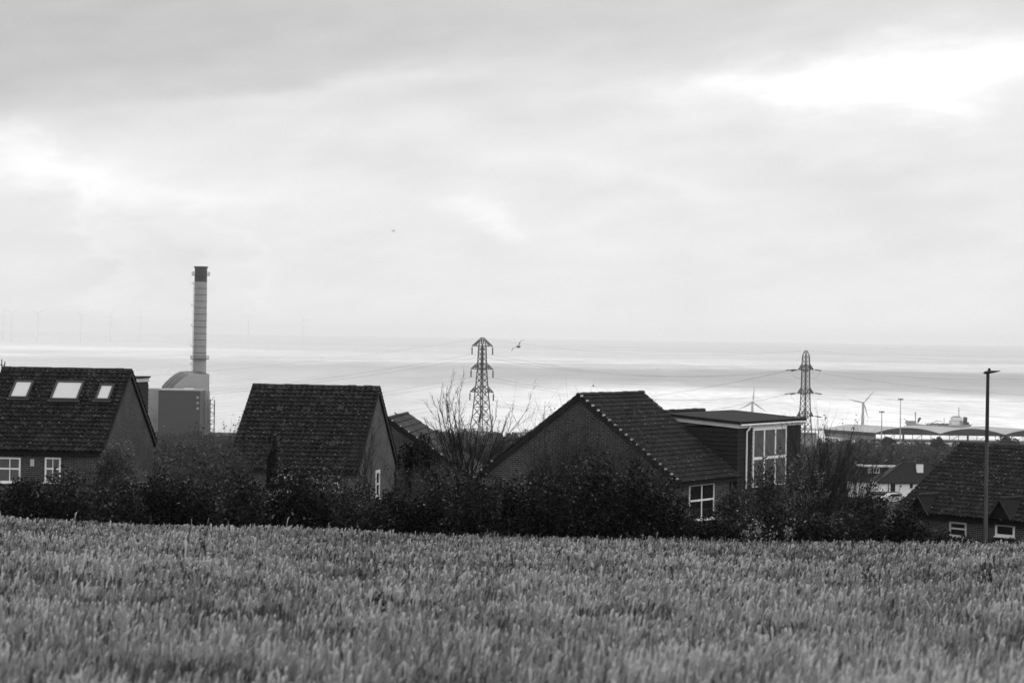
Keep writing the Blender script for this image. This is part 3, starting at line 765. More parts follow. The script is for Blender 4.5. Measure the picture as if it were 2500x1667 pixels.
for yq in (693, 746, 796, 846, 890):
    zq = px(490, yq, DC).z - gz; m.box((-rr(zq) - 1.5, -.8, zq - .2), (-rr(zq) + .1, .8, zq)); m.box((-rr(zq) - 1.5, -.8, zq), (-rr(zq) - 1.4, .8, zq + 1.3))
m.build('ladder', M_CHIM, ch)

# main hall: end wall with a quarter-round shoulder, roof running back to the left
def L3(x, y, d=D, dy=0): p = px(x, y, d); return Vector((p.x, p.y + dy, p.z))
hall_o = px(450, 1080, D); hall_o.z = gz
hall = thing('power_station_hall', 'pale metal power station hall with a curved roof shoulder', 'power station', hall_o)
def HL(x, y): p = px(x, y, D); return Vector((p.x - hall_o.x, 0, p.z - gz))
def shifted(poly, dx, dy, dz): return [Vector(p) + Vector((dx, dy, dz)) for p in poly]
arc = [HL(418, 952), HL(428, 940), HL(439, 930), HL(450, 921.5), HL(463, 914.5), HL(478, 913)]
end = arc + [HL(511, 913.5), HL(510, 930), HL(509, 952), Vector((HL(509, 952).x, 0, 0)), Vector((arc[0].x, 0, 0))]
# the end wall, proud of the roof
m = MB(); m.prism(end, (0, .6, 0)); m.build('end_wall', M_HALL, hall)
back = Vector((-11.0, 36, 1.2))
m = MB()
for i in range(len(arc) - 1): m.face([arc[i] + Vector((0, .6, -.1)), arc[i + 1] + Vector((0, .6, -.1)), arc[i + 1] + back, arc[i] + back])
e2 = end[6:8]
m.face([arc[-1] + Vector((0, .6, -.1)), end[6] + Vector((0, .6, -.1)), end[6] + back, arc[-1] + back])
m.face([end[6] + Vector((0, .6, 0)), end[9] + Vector((0, .6, 0)), end[9] + back, end[6] + back])
m.face([arc[0] + Vector((0, .6, 0)), end[10] + Vector((0, .6, 0)), end[10] + back, arc[0] + back])
m.build('curved_roof', M_FACADE, hall)
for k in (.35, .7):
    m = MB()
    for i in range(len(arc) - 1):
        o1 = back * k + Vector((0, 0, .25)); m.bar(arc[i] + o1, arc[i + 1] + o1, .5)
    m.build('roof_rib', M_HALL, hall)
# white plant on the roof edge
for x0_, x1_, y0_, y1_ in ((410, 456, 947, 953), (456, 478, 946.5, 953)):
    a, b = HL(x0_, y0_), HL(x1_, y1_); m = MB(); m.box((a.x, -12, b.z), (b.x, -9, a.z)); m.build('roof_plant', M_RENDER if x0_ > 440 else M_HALL, hall)
# right strip with panel lines
a, b = HL(484, 953), HL(510.5, 1090)
m = MB(); m.box((a.x, -3, 0), (b.x, -.05, a.z)); st = m.build('stair_block', M_HALL, hall)
for yq in (968, 985, 1003, 1027, 1034):
    zq = HL(500, yq).z; m = MB(); m.box((a.x, -3.06, zq), (b.x + .04, -2.99, zq + .25)); m.build('panel_seam', M_CHIM, st)
# dark facade box with three pale vents
fb_o = px(437, 1080, D - 30); fb_o.z = gz
fb = thing('power_station_block', 'big dark windowless block in front of the power station hall', 'industrial block', fb_o)
def FL(x, y): p = px(x, y, D - 30); return Vector((p.x - fb_o.x, 0, p.z - gz))
a, b = FL(387, 953), FL(487, 1080)
m = MB(); m.box((a.x, 0, 0), (b.x, 24, a.z)); m.build('wall', M_FACADE, fb)
m = MB(); m.box((a.x - .3, -.3, a.z + .003), (b.x + .3, 24.3, a.z + .7)); m.build('parapet', M_CHIM, fb)
for yq in (970, 983.5, 997):
    c = FL(482.5, yq); m = MB(); m.box((c.x - .65, -.12, c.z - .65), (c.x + .65, -.004, c.z + .65)); m.build('vent_panel', M_HALL, fb)
# left pale wing with a gantry
wg_o = px(360, 1080, D + 40); wg_o.z = gz
wg = thing('power_station_wing', 'pale panelled wing with a steel gantry, partly behind the skylight house', 'industrial building', wg_o)
def WL(x, y): p = px(x, y, D + 40); return Vector((p.x - wg_o.x, 0, p.z - gz))
a, b = WL(300, 947), WL(396, 1090)
m = MB(); m.box((a.x, 0, 0), (b.x, 30, a.z)); w_ = m.build('wall', M_HALL, wg)
for yq in (955, 964, 973, 982, 991, 1000):
    zq = WL(350, yq).z; m = MB(); m.box((a.x, -.07, zq), (b.x, -.003, zq + .22)); m.build('panel_seam', M_CHIM, w_)
m = MB(); a, b = WL(340, 1010), WL(388, 1017); m.box((a.x, -7, b.z), (b.x, -6, a.z)); m.build('gantry_beam', M_CHIM, wg)
m = MB(); m.bar(WL(362, 985) + Vector((0, -6.5, 0)), WL(372, 994) + Vector((0, -6.5, 0)), 1.2); m.bar(WL(372, 994) + Vector((0, -6.5, 0)), WL(384, 1010) + Vector((0, -6.5, 0)), 1.2); m.build('gantry_brace', M_CHIM, wg)
a = WL(375, 1018)
for dx in (0, 4.2, -12): m = MB(); m.bar((a.x + dx, -6.5, 0), (a.x + dx, -6.5, a.z), 1.3 if dx == 0 else .7); m.build('gantry_leg', M_CHIM if dx == 0 else M_HALL, wg)
# lattice stair tower
lt_o = px(517, 1080, D - 5); lt_o.z = gz
lt = thing('stair_tower', 'open steel lattice stair tower on the side of the power station', 'tower', lt_o)
zt_ = px(517, 974, D - 5).z - gz
m = MB(); w = 1.3
for sx_ in (-1, 1):
    for sy_ in (-1, 1): m.bar((sx_ * w, sy_ * w, 0), (sx_ * w, sy_ * w, zt_ + (0 if sx_ < 0 else -.6)), .28)
m.build('leg_frame', M_FACADE, lt)
m = MB(); n = 9
for k in range(1, n + 1):
    zq = zt_ * k / n - .4
    m.box((-w, -w, zq - .12), (w, w, zq)); m.box((-w - 1.8, -.2, zq - .1), (-w, .2, zq + .05))
    if k % 2 == 0:
        m.bar((-w - 1.8, -w, zq + 1.8), (w, -w, zq - 1.5), .2); m.bar((-w - 1.8, -w, zq - 2.0), (0, -w, zq), .22)
    else: m.bar((w, -w, zq + 2.0), (-w, -w, zq - 1.5), .18)
m.build('stair_flight', M_FACADE, lt)

# ------------------------------------------------------------------ pylons and cables
def pylon_mesh_arms(suspension):
    h = 42.0
    prof = [(0, 3.9), (8, 3.0), (16, 2.15), (23.3, 1.62), (31.3, 1.15), (39.2, .92)] if suspension else [(0, 3.4), (9, 2.1), (13.3, 1.7), (18.9, 1.35), (27.0, 1.08), (37.5, .95), (40.4, .80)]
    def hw(z):
        for (za, wa), (zb, wb) in zip(prof, prof[1:]):
            if z <= zb: return wa + (wb - wa) * (z - za) / (zb - za)
        return prof[-1][1]
    return h, prof, hw

def pylon(name, label, base, rz, suspension):
    h, prof, hw = pylon_mesh_arms(suspension)
    t = thing(name, label, 'pylon', base, rz, None)
    W = .22
    ztop = prof[-1][0]
    for sx_ in (-1, 1):
        for sy_ in (-1, 1):
            m = MB(); pts = [(sx_ * w_, sy_ * w_, z_) for z_, w_ in prof]
            for p_, q_ in zip(pts, pts[1:]): m.bar(p_, q_, .26)
            m.bar(pts[-1], (sx_ * (.75 if suspension else .25), sy_ * (.4 if suspension else .25), h), .22)
            m.build('leg', M_STEEL, t)
    m = MB(); z = 0.0
    while z < ztop - .5:
        z2 = min(ztop, z + max(1.7, hw(z) * 1.5)); a, b = hw(z), hw(z2)
        for f in range(4):
            def C(w_, k, zz):
                c = [(-w_, -w_), (w_, -w_), (w_, w_), (-w_, w_)][k % 4]; return (c[0], c[1], zz)
            m.bar(C(a, f, z), C(b, f + 1, z2), W * .62); m.bar(C(a, f + 1, z), C(b, f, z2), W * .62)
            m.bar(C(b, f, z2), C(b, f + 1, z2), W * .5)
        z = z2
    for f in range(4):
        c = [(-1, -1), (1, -1), (1, 1), (-1, 1)]; a, b = c[f], c[(f + 1) % 4]; w_ = hw(ztop)
        m.bar((a[0] * w_, a[1] * w_, ztop), (b[0] * .6, b[1] * .35, h - .3), W * .5)
    m.build('bracing', M_STEEL, t)
    if suspension: m = MB(); m.bar((-1.0, 0, h), (1.0, 0, h), .3); m.bar((-2.2, 0, h - 1.3), (-.9, 0, h - .8), .2); m.bar((2.2, 0, h - 1.3), (.9, 0, h - .8), .2); m.build('peak', M_STEEL, t)
    tips = []
    arms = [(39.2, 4.55, 2.9), (31.3, 4.85, 2.9), (23.3, 5.2, 2.9)] if suspension else [(35.2, 3.9, 2.9), (27.0, 4.1, 2.9), (18.9, 4.2, 2.9)]
    for za, ln, up_ in arms:
        for sg in (-1, 1):
            m = MB(); w_ = hw(za); wu = hw(za + up_ * .75); tip = Vector((sg * ln, 0, za))
            for sy_ in (-1, 1):
                b0, u0 = Vector((sg * w_, sy_ * w_, za)), Vector((sg * wu, sy_ * wu, za + up_ * .75))
                m.bar(b0, tip, .22); m.bar(u0, tip, .20)
                for k in (.3, .6):
                    m.bar(b0.lerp(tip, k), u0.lerp(tip, k), .13); m.bar(b0.lerp(tip, k), u0.lerp(tip, max(0, k - .3)), .13)
            for k in (0, .3, .6): m.bar(Vector((sg * w_, -w_, za)).lerp(tip, k), Vector((sg * w_, w_, za)).lerp(tip, min(1, k + .3)), .12)
            m.build('cross_arm', M_STEEL, t)
            if suspension:
                m = MB(); m.tube(tip + Vector((0, 0, -.5)), tip + Vector((0, 0, -2.9)), .19, .19, 8); m.tube(tip, tip + Vector((0, 0, -.5)), .05, .05, 5)
                for k in range(8): m.tube(tip + Vector((0, 0, -.6 - .28 * k)), tip + Vector((0, 0, -.68 - .28 * k)), .27, .27, 8)
                m.build('insulator', M_POSTT, t)
                tips.append(tip + Vector((0, 0, -2.9)))
            else: tips.append(tip)
    t['tips'] = [c for p_ in tips for c in p_]
    return t, tips, Vector((0, 0, h))

def placed(t, p):
    a = t.rotation_euler.z; c, s_ = math.cos(a), math.sin(a); p = Vector(p)
    return Vector(t.location) + Vector((p.x * c - p.y * s_, p.x * s_ + p.y * c, p.z))

D1, D2 = 835.0, 845.0
b1 = px(1178, 825, D1); b1.z -= 42
b2 = px(1968, 855, D2); b2.z -= 42
p1, tips1, top1 = pylon('lattice_pylon', 'steel lattice pylon with hanging insulators behind the bare tree', b1, R(-38), True)
p2, tips2, top2 = pylon('lattice_pylon', 'dense steel lattice pylon with level insulators beyond the dormer house', b2, R(40), False)
for t in (p1, p2): del t['tips']
w1t = [placed(p1, q) for q in tips1] + [placed(p1, top1)]
w2t = [placed(p2, q) for q in tips2] + [placed(p2, top2)]

def strain(t, tip, to, ln=3.3):
    d = (to - tip); d.z *= 0.4; d.normalize(); e = tip + d * (1.0 + ln); e.z -= .35
    m = MB(); loc = [Vector(v) - Vector(t.location) for v in (tip, tip + d * 1.0, e)]
    a = -t.rotation_euler.z
    loc = [Vector((v.x * math.cos(a) - v.y * math.sin(a), v.x * math.sin(a) + v.y * math.cos(a), v.z)) for v in loc]
    m.tube(loc[0], loc[1], .07, .07, 5); m.tube(loc[1], loc[2], .13, .13, 8)
    for k in range(8): q = loc[1].lerp(loc[2], (k + .5) / 8); m.tube(q, q + (loc[2] - loc[1]) * .04, .2, .2, 8)
    m.build('insulator', M_POSTT, t); return e

def cable(a, b, sag, label, group, r=.022):
    a, b = Vector(a), Vector(b); N = 22
    P = [a.lerp(b, k / N) + Vector((0, 0, -4 * sag * (k / N) * (1 - k / N))) for k in range(N + 1)]
    m = MB(); o = a.copy()
    for p_, q_ in zip(P, P[1:]): m.tube(p_ - o, q_ - o, r, r, 4, cap=False)
    c = m.build('power_cable', M_CABLE, None, o); props(c, label, 'power cable', group)
lev = ['top', 'middle', 'lowest']
end_l = lambda x, y, d, i, s_: px(x, y, d) + Vector((s_ * 3.5, 0, -7.8 * i))
for i in range(3):
    for s_ in range(2):
        k = i * 2 + s_; sg = (-1, 1)[s_]
        # pylon to pylon
        e = strain(p2, w2t[k], w1t[k]); cable(w1t[k], e, 4.5 , f'thin power cable strung between the {lev[i]} arms of the two pylons', 'cables between the two pylons')
        # westward from the first pylon
        cable(w1t[k], end_l(-320, 985, 860, i, sg), 6.0, f'thin power cable sagging away past the chimney from the {lev[i]} arms of the suspension pylon', 'cables towards the power station')
        # eastward from the second
        tgt = px(3000, (955, 885)[s_], 1000) + Vector((sg * 3.5, sg * 30, -9.0 * i)); e2_ = strain(p2, w2t[k], tgt)
        cable(e2_, tgt, 5.0, f'thin power cable running past the street lamp from the {lev[i]} arms of the angle pylon', 'cables past the street lamp')
cable(w1t[6], w2t[6], 3.5, 'thin earth wire strung between the tips of the two pylons', None, .014)
cable(w1t[6], px(-320, 930, 860), 5.0, 'thin earth wire sagging away past the chimney from the tip of the suspension pylon', None, .014)
cable(w2t[6], px(3000, 860, 1000), 4.0, 'thin earth wire running past the street lamp from the tip of the angle pylon', None, .014)
for k in range(4):
    q = Vector(tips2[k]); m = MB(); pts = [q + Vector((0, -3.4 + 6.8 * j / 10, -.4 - 2.6 * (1 - (2 * j / 10 - 1) ** 2))) for j in range(11)]
    for a_, b_ in zip(pts, pts[1:]): m.tube(a_, b_, .03, .03, 4, cap=False)
    m.build('jumper_loop', M_CABLE, p2)
for i in range(2):
    a = strain(p2, w2t[i * 2], px(900, 1010, 1200))
    for dz in (0, 1): cable(w2t[i * 2] + Vector((-3.4, 0, -.4)), px(930, 960 + 62 * i + dz * 8, 1250), 9.0, f'thin power cable dropping from the {lev[i]} arm of the angle pylon behind the gable house', 'cables dropping from the angle pylon')

# ------------------------------------------------------------------ wind turbines
def turbine(label, base_px, base_d, hub_h, blade, ang0, yaw, mat, group, r0=1.3, rb=.9, basez=None):
    b = px(*base_px, base_d); z0 = b.z if basez is None else basez
    t = thing('wind_turbine', label, 'wind turbine', (b.x, b.y, z0), R(yaw), group)
    MB().tube((0, 0, -2), (0, 0, hub_h), r0, r0 * .55, 10).build('tower', mat, t, smooth=False)
    MB().tube((0, -1.6 * rb, hub_h + .3), (0, 2.6 * rb, hub_h + .4), 1.05 * rb, .8 * rb, 10).build('nacelle', mat, t)
    MB().tube((0, -2.6 * rb, hub_h + .3), (0, -1.5 * rb, hub_h + .3), .3 * rb, .8 * rb, 10).build('hub', mat, t)
    for k in range(3):
        a = R(ang0 + 120 * k); u = Vector((math.sin(a), 0, math.cos(a))); v = Vector((math.cos(a), 0, -math.sin(a)))
        o = Vector((0, -2.1 * rb, hub_h + .3)); m = MB()
        st = [(0.3, .28, .28), (blade * .12, .36, .25), (blade * .25, .62, .16), (blade * .6, .42, .09), (blade, .08, .04)]
        for (ra, wa, ta), (rb_, wb, tb) in zip(st, st[1:]):
            qa = [o + u * ra + v * (sx_ * wa * rb * 1.2) + Vector((0, sy_ * ta * rb, 0)) for sx_, sy_ in ((-1, 0), (0, -1), (1, 0), (0, 1))]
            qb = [o + u * rb_ + v * (sx_ * wb * rb * 1.2) + Vector((0, sy_ * tb * rb, 0)) for sx_, sy_ in ((-1, 0), (0, -1), (1, 0), (0, 1))]
            for j in range(4): m.face([qa[j], qa[(j + 1) % 4], qb[(j + 1) % 4], qb[j]])
        m.build('blade', mat, t)
    return t
TD = 1760.0
for lab, hx, hy, bl, a0, yaw in (('harbour wind turbine above the dormer roof with one blade straight up', 1837, 983, 42, 4, 12), ('harbour wind turbine standing behind the arched sheds', 2107, 984, 42, 42, 12)):
    hp = px(hx, hy, TD); turbine(lab, (hx, hy), TD, hp.z - SEA - 1, bl * TD / F, a0, yaw, M_TURB, 'harbour wind turbines', r0=1.3, rb=.72, basez=SEA + 1)
m = MB()
pa = px(1600, 1000, TD); pb = px(2700, 1000, TD)
m.box((pa.x, TD - 7, SEA - 2), (pb.x, TD + 7, SEA + 1.0)); m.build('breakwater', M_CONC, None); bpy.data.objects['breakwater']['kind'] = 'structure'
OD = 11500.0
spots_off = [(8, 770, 'first'), (28, 765, ''), (93, 766, ''), (198, 771, ''), (270, 772, ''), (343, 772, ''), (607, 776, ''), (740, 780, '')]
lab_off = ['faint offshore wind turbine at the very end of its row, cut by the picture edge', 'faint offshore wind turbine close beside the endmost one', 'faint offshore wind turbine above the widest gap left of the first two roof windows',
           'faint offshore wind turbine above the middle of the skylight house', 'faint offshore wind turbine between two others above the smallest roof window', 'faint offshore wind turbine above the gable of the skylight house',
           'faint offshore wind turbine just past the tall chimney', 'faint offshore wind turbine farthest along from the tall chimney']
for (hx, hy, _), lab, a0 in zip(spots_off, lab_off, (10, 60, -65, 75, 20, 0, -55, 95)):
    hp = px(hx, hy, OD); turbine(lab, (hx, hy), OD, hp.z - SEA, 48, a0, 10, M_OFFT, 'offshore wind turbines', r0=2.7, rb=2.0, basez=SEA)

# ------------------------------------------------------------------ harbour sheds, masts, ship
SD = 1500.0
sh_o = px(2137, 1073, SD); sh_o.z = -62.0
shed = thing('arched_shed', 'long open harbour shed with dark arched gables and pale barrel roofs', 'shed', sh_o)
def SL(x, y, dy=0.0): p = px(x, y, SD + dy); return Vector((p.x - sh_o.x, dy, p.z - sh_o.z))
ax = Vector((-25.5, 46, 0.0))
ze = SL(2200, 1061).z; zpk = SL(2217, 1044).z
xs_ = [SL(2137, 1061).x, SL(2294.5, 1061).x, SL(2452, 1061).x, SL(2609, 1061).x]
for k in range(3):
    xa, xb = xs_[k], xs_[k + 1]; n = 16
    arcp = [Vector((xa + (xb - xa) * i / n, 0, ze + 1.0 + (zpk - ze - 1.0) * (1 - (2 * i / n - 1) ** 2))) for i in range(n + 1)]
    m = MB()
    for i in range(n): m.face([arcp[i], arcp[i + 1], arcp[i + 1] + ax, arcp[i] + ax])
    rf = m.build('barrel_roof', M_SHEDR, shed)
    m = MB(); face = [p_ + Vector((0, -.3, -.05)) for p_ in arcp] + [Vector((xb, -.3, ze)), Vector((xa, -.3, ze))]
    m.prism(face, (0, .25, 0)); m.build('gable', M_SHEDD, shed)
    for i in range(7):
        xq = xa + (xb - xa) * i / 7; wq = .55 if i in (3,) else .22
        m = MB(); m.bar((xq + .2, -.2, 0), (xq + .2, -.2, ze), wq * 2.0 if i == 3 else wq * 1.6); m.build('column', M_SHEDW if i != 3 else M_SHEDD, shed)
    m = MB(); m.bar((xa, -.2, ze - 3.2), (xb, -.2, ze - 3.2), .16)
    for i in (1, 4): xq = xa + (xb - xa) * i / 7; m.bar((xq, -.2, ze - 4), (xq + (xb - xa) / 7, -.2, ze - .2), .28)
    m.build('brace', M_SHEDW, shed)
m = MB()
A0 = Vector((xs_[0], 0, 0)); B0 = A0 + ax
m.prism([A0, B0, B0 + Vector((0, 0, ze - 1.4)), A0 + Vector((0, 0, ze - 1.4))], (.3, 0, 0)); m.build('side_wall', M_SHEDW, shed)
m = MB(); m.prism([A0 + Vector((-.15, 0, ze - 1.38)), B0 + Vector((-.15, 0, ze - 1.38)), B0 + Vector((-.15, 0, ze + 1.0)), A0 + Vector((-.15, 0, ze + 1.0))], (.5, 0, 0)); m.build('eave_band', M_SHEDD, shed)
# quay apron under and behind the sheds
m = MB(); m.box((sh_o.x - 60, 1480, -70), (sh_o.x + 160, 1552, -62.8)); q_ = m.build('quay', M_CONC, None); q_['kind'] = 'structure'
for lab, x, yt in (('shorter thin floodlight mast in front of the arched sheds', 2153, 1005), ('tall thin floodlight mast in front of the arched sheds', 2199, 974)):
    tp = px(x, yt, SD - 20); t = thing('floodlight_mast', lab, 'floodlight mast', (tp.x, SD - 20, -63), 0, 'harbour floodlight masts')
    hh = tp.z + 63
    MB().tube((0, 0, 0), (0, 0, hh), .42, .20, 8).build('mast', M_HALL, t)
    m = MB(); m.box((-1.6, -.3, hh), (1.6, .3, hh + .35))
    for k in range(4): m.box((-1.5 + k * .85, -.5, hh - .6), (-1.1 + k * .85, .3, hh - .02))
    m.build('lamp_head', M_FACADE, t)
# small block by the dense pylon
bo = px(1975, 1080, 1300); bo.z = -60
bb = thing('harbour_block', 'small flat roofed block at the foot of the dense pylon', 'building', bo)
def BL(x, y): p = px(x, y, 1300); return Vector((p.x - bo.x, 0, p.z - bo.z))
a, b = BL(1950, 1059), BL(1994, 1090)
MB().box((a.x, 0, 0), (b.x, 10, a.z)).build('wall', M_CHIM, bb)
MB().box((a.x - .2, -.2, a.z + .003), (b.x + .2, 10.2, a.z + .4)).build('flat_roof', M_FACADE, bb)

def ship():
    SD_ = 1800.0; o = px(2295, 1040, SD_); o.z = SEA
    t = thing('tanker_ship', 'small tanker moored behind the arched sheds, bridge at its stern', 'ship', o)
    def Q(x, y): p = px(x, y, SD_); return Vector((p.x - o.x, 0, p.z - o.z))
    w = 6.0; z_d = Q(2295, 1037).z
    outline = [Q(2212, 1030), Q(2216, 1040), Q(2224, 1100), Q(2360, 1100), Q(2364, 1044), Q(2370, 1036), Q(2350, 1036.5), Q(2335, 1039), Q(2260, 1037), Q(2236, 1034), Q(2230, 1029)]
    outline = [Vector((p_.x, -w, max(p_.z, -1))) for p_ in outline]
    MB().prism(outline, (0, 2 * w, 0)).build('hull', M_HULL, t)
    def bx(nm, x0, y0, x1, y1, mat, d=4.5): a, b = Q(x0, y0), Q(x1, y1); m_ = MB(); m_.box((min(a.x, b.x), -d, min(a.z, b.z)), (max(a.x, b.x), d, max(a.z, b.z))); return m_.build(nm, mat, t)
    bx('forecastle', 2214, 1027, 2234, 1035, M_HULL, 5.2)
    bx('superstructure', 2320, 1026, 2340, 1038, M_SHIPW); bx('bridge', 2324, 1018, 2347, 1026, M_SHIPW, 5.4); bx('wheelhouse', 2327, 1015.5, 2343, 1018, M_CHIM, 3.5); bx('aft_house', 2340, 1026, 2349, 1038, M_CHIM, 4)
    bx('funnel', 2353, 1018, 2360, 1036, M_FACADE, 2.2); bx('funnel_casing', 2349, 1030, 2364, 1037, M_FACADE, 3)
    m_ = MB(); m_.bar(Q(2341, 1016), Q(2341, 994), .5); m_.bar(Q(2338, 1003), Q(2344, 1003), .35); m_.build('main_mast', M_CHIM, t)
    m_ = MB(); m_.bar(Q(2235, 1030), Q(2235, 1006), .5); m_.bar(Q(2233, 1008), Q(2237, 1008), .3); m_.build('foremast', M_FACADE, t)
    m_ = MB(); m_.bar(Q(2305, 1036), Q(2305, 1020), .4); m_.build('deck_mast', M_CHIM, t)
    m_ = MB(); m_.bar(Q(2241, 1032), Q(2243, 1021), .9); m_.bar(Q(2243, 1021), Q(2248, 1020), .9); m_.bar(Q(2248, 1020), Q(2244, 1028), .7); m_.build('deck_crane', M_FACADE, t)
    m_ = MB(); m_.bar(Q(2272, 1034), Q(2288, 1027), .4); m_.bar(Q(2288, 1027), Q(2300, 1029), .3); m_.build('loading_boom', M_FACADE, t)
    m_ = MB(); g = random.Random(4)
    for k in range(26):
        x = 2262 + k * 2.1; a = Q(x, 1037.5 - g.random() * 3.5); m_.bar(a + Vector((-.6, g.uniform(-3, 3), 0)), a + Vector((.8, g.uniform(-3, 3), .2)), .5)
        m_.bar(Q(x, 1038.5), a, .3)
    m_.bar(Q(2258, 1034), Q(2318, 1036), .25); m_.build('deck_pipework', M_FACADE, t)
    m_ = MB(); m_.bar(Q(2216, 1028), Q(2207, 1022), .3); m_.bar(Q(2210, 1038), Q(2203, 1046), .4); m_.build('bow_rail', M_FACADE, t)
ship()

# steam beside the curved roof
def steam():
    c = px(412, 915, D - 10); m = MB(); me = bpy.data.meshes.new('steam'); import bmesh
    bm = bmesh.new()
    for k, (dx, dz, r) in enumerate(((0, 0, 2.0), (-.6, 3, 1.8), (.8, 5.5, 1.3))):
        bmesh.ops.create_icosphere(bm, subdivisions=2, radius=r, matrix=Matrix.Translation((dx, 0, dz)))
    bm.to_mesh(me); bm.free()
    mt = bpy.data.materials.new('steam_vapour'); mt.use_nodes = True; t = mt.node_tree; t.nodes.clear()
    out = t.nodes.new('ShaderNodeOutputMaterial'); v = t.nodes.new('ShaderNodeVolumePrincipled')
    v.inputs['Color'].default_value = grey(.98); v.inputs['Density'].default_value = .10
    t.links.new(v.outputs[0], out.inputs['Volume']); me.materials.append(mt)
    o = bpy.data.objects.new('steam', me); COL.objects.link(o); o.location = c; props(o, kind='stuff')
steam()

# ------------------------------------------------------------------ white bungalow below the right-hand house
BD = 430.0
def bungalow():
    o = px(2210, 1207, BD); o.z = px(2210, 1212, BD).z
    t = thing('white_bungalow', 'white rendered bungalow with a dark hipped roof and white chimney', 'bungalow', o)
    def Q(x, y, dy=0.0): p = px(x, y, BD + dy); return Vector((p.x - o.x, dy, p.z - o.z))
    xl, xr = Q(2146, 1190).x, Q(2330, 1190).x; xm = Q(2212, 1190).x
    ze_ = Q(2200, 1177).z; zr = Q(2210, 1132).z
    m = MB(); m.box((xl, 0, -2), (xr, 9.5, ze_)); m.build('wall', M_RENDER, t)
    # hipped roof
    e = .35; A_, B_, C_, D_ = (Vector((xl - e, -e, ze_ - .05)), Vector((xr + e, -e, ze_ - .05)), Vector((xr + e, 9.8, ze_ - .05)), Vector((xl - e, 9.8, ze_ - .05)))
    r0_, r1_ = Vector((xm, 4.7, zr)), Vector((Q(2275, 1190).x, 4.7, zr))
    m = MB(); m.face([A_, B_, r1_, r0_]); m.face([C_, D_, r0_, r1_]); m.face([D_, A_, r0_]); m.face([B_, C_, r1_]); m.face([D_, C_, B_, A_]); rf = m.build('roof', M_BROOF, t)
    m = MB(); m.tube(A_, r0_, .12, n=6); m.tube(r0_, r1_, .13, n=6); m.build('hip_tile', M_RIDGE, rf)
    m = MB(); m.box((xl - e, -e - .06, ze_ - .22), (xr + e, -e + .06, ze_ - .06)); m.build('gutter', M_DARK, t)
    # chimney through the front slope
    a, b = Q(2239, 1133, 2.2), Q(2254, 1156, 2.2)
    m = MB(); m.box((a.x, 2.2, ze_ + .4), (b.x, 3.3, a.z + .05)); chm = m.build('chimney', M_RENDER, rf)
    m = MB(); m.box((a.x - .08, 2.12, a.z + .053), (b.x + .08, 3.38, a.z + .25)); m.build('chimney_cap', M_DARK, chm)
    for k in (.3, .8): m = MB(); m.tube((a.x + k, 2.75, a.z + .25), (a.x + k, 2.75, a.z + .75), .13, .11, 8); m.build('chimney_pot', M_DARK, chm)
    a, b = Q(2176, 1182), Q(2184, 1197)
    window(t, ((a.x + b.x) / 2, 0, (a.z + b.z) / 2), (1, 0, 0), (0, -1, 0), b.x - a.x + .2, a.z - b.z + .2, cols=1, rows=1, fw=.06, frame=M_DARK)
    a, b = Q(2222, 1181), Q(2228, 1191)
    window(t, ((a.x + b.x) / 2, 0, (a.z + b.z) / 2), (1, 0, 0), (0, -1, 0), b.x - a.x + .2, a.z - b.z + .2, cols=1, rows=1, fw=.08, frame=M_OFFW)
    a = Q(2169, 1178)
    m = MB(); m.tube((a.x, -.08, ze_ - .1), (a.x, -.08, -1), .07, n=6); m.build('downpipe', M_DARK, t)
    m = MB(); q = Q(2199, 1184); m.bar((q.x, -.1, q.z), (q.x - .5, -.1, q.z - 1.7), .06); m.box((q.x - .12, -.2, q.z - .3), (q.x + .12, 0, q.z)); m.build('wall_bracket', M_DARK, t)
bungalow()

def dormer_bungalow():
    d = BD + 16; o = px(2140, 1190, d); o.z = px(2140, 1212, d).z
    t = thing('dormer_bungalow', 'dark bungalow with a flat roofed dormer and white windows beside the white one', 'bungalow', o)
    def Q(x, y, dy=0.0): p = px(x, y, d + dy); return Vector((p.x - o.x, dy, p.z - o.z))
    a, b = Q(2085, 1175), Q(2214, 1240)
    m = MB(); m.box((a.x, 0, -2), (b.x, 9, a.z - .1)); m.build('wall', M_RENDER, t)
    zr = Q(2140, 1134).z; e = .3
    A_, B_, C_, D_ = (Vector((a.x - e, -e, a.z - .15)), Vector((b.x + e, -e, a.z - .15)), Vector((b.x + e, 9.3, a.z - .15)), Vector((a.x - e, 9.3, a.z - .15)))
    r0_, r1_ = Vector((a.x + 2.5, 4.5, zr)), Vector((b.x - 1, 4.5, zr))
    m = MB(); m.face([A_, B_, r1_, r0_]); m.face([C_, D_, r0_, r1_]); m.face([D_, A_, r0_]); m.face([B_, C_, r1_]); m.face([D_, C_, B_, A_]); m.build('roof', M_BROOF, t)
    a, b = Q(2100, 1136, 1.2), Q(2208, 1165, 1.2)
    m = MB(); m.box((a.x, 1.2, b.z), (b.x, 5.5, a.z - .25)); dm = m.build('dormer', M_CLAD, t)
    m = MB(); m.box((a.x - .2, 1.0, a.z - .247), (b.x + .2, 5.7, a.z)); m.build('dormer_roof', M_OFFW, dm)
    for x0, x1, y0, y1 in ((2119, 2127, 1143, 1154), (2132, 2147, 1142, 1154), (2170, 2184, 1140, 1153)):
        p_, q = Q(x0, y0, 1.2), Q(x1, y1, 1.2)
        window(t, ((p_.x + q.x) / 2, 1.2, (p_.z + q.z) / 2), (1, 0, 0), (0, -1, 0), q.x - p_.x, p_.z - q.z, cols=2, rows=1, fw=.10, frame=M_OFFW)
    p_, q = Q(2125, 1171), Q(2138, 1182)
    window(t, ((p_.x + q.x) / 2, 0, (p_.z + q.z) / 2), (1, 0, 0), (0, -1, 0), q.x - p_.x, p_.z - q.z, cols=2, rows=1, fw=.10, frame=M_OFFW)
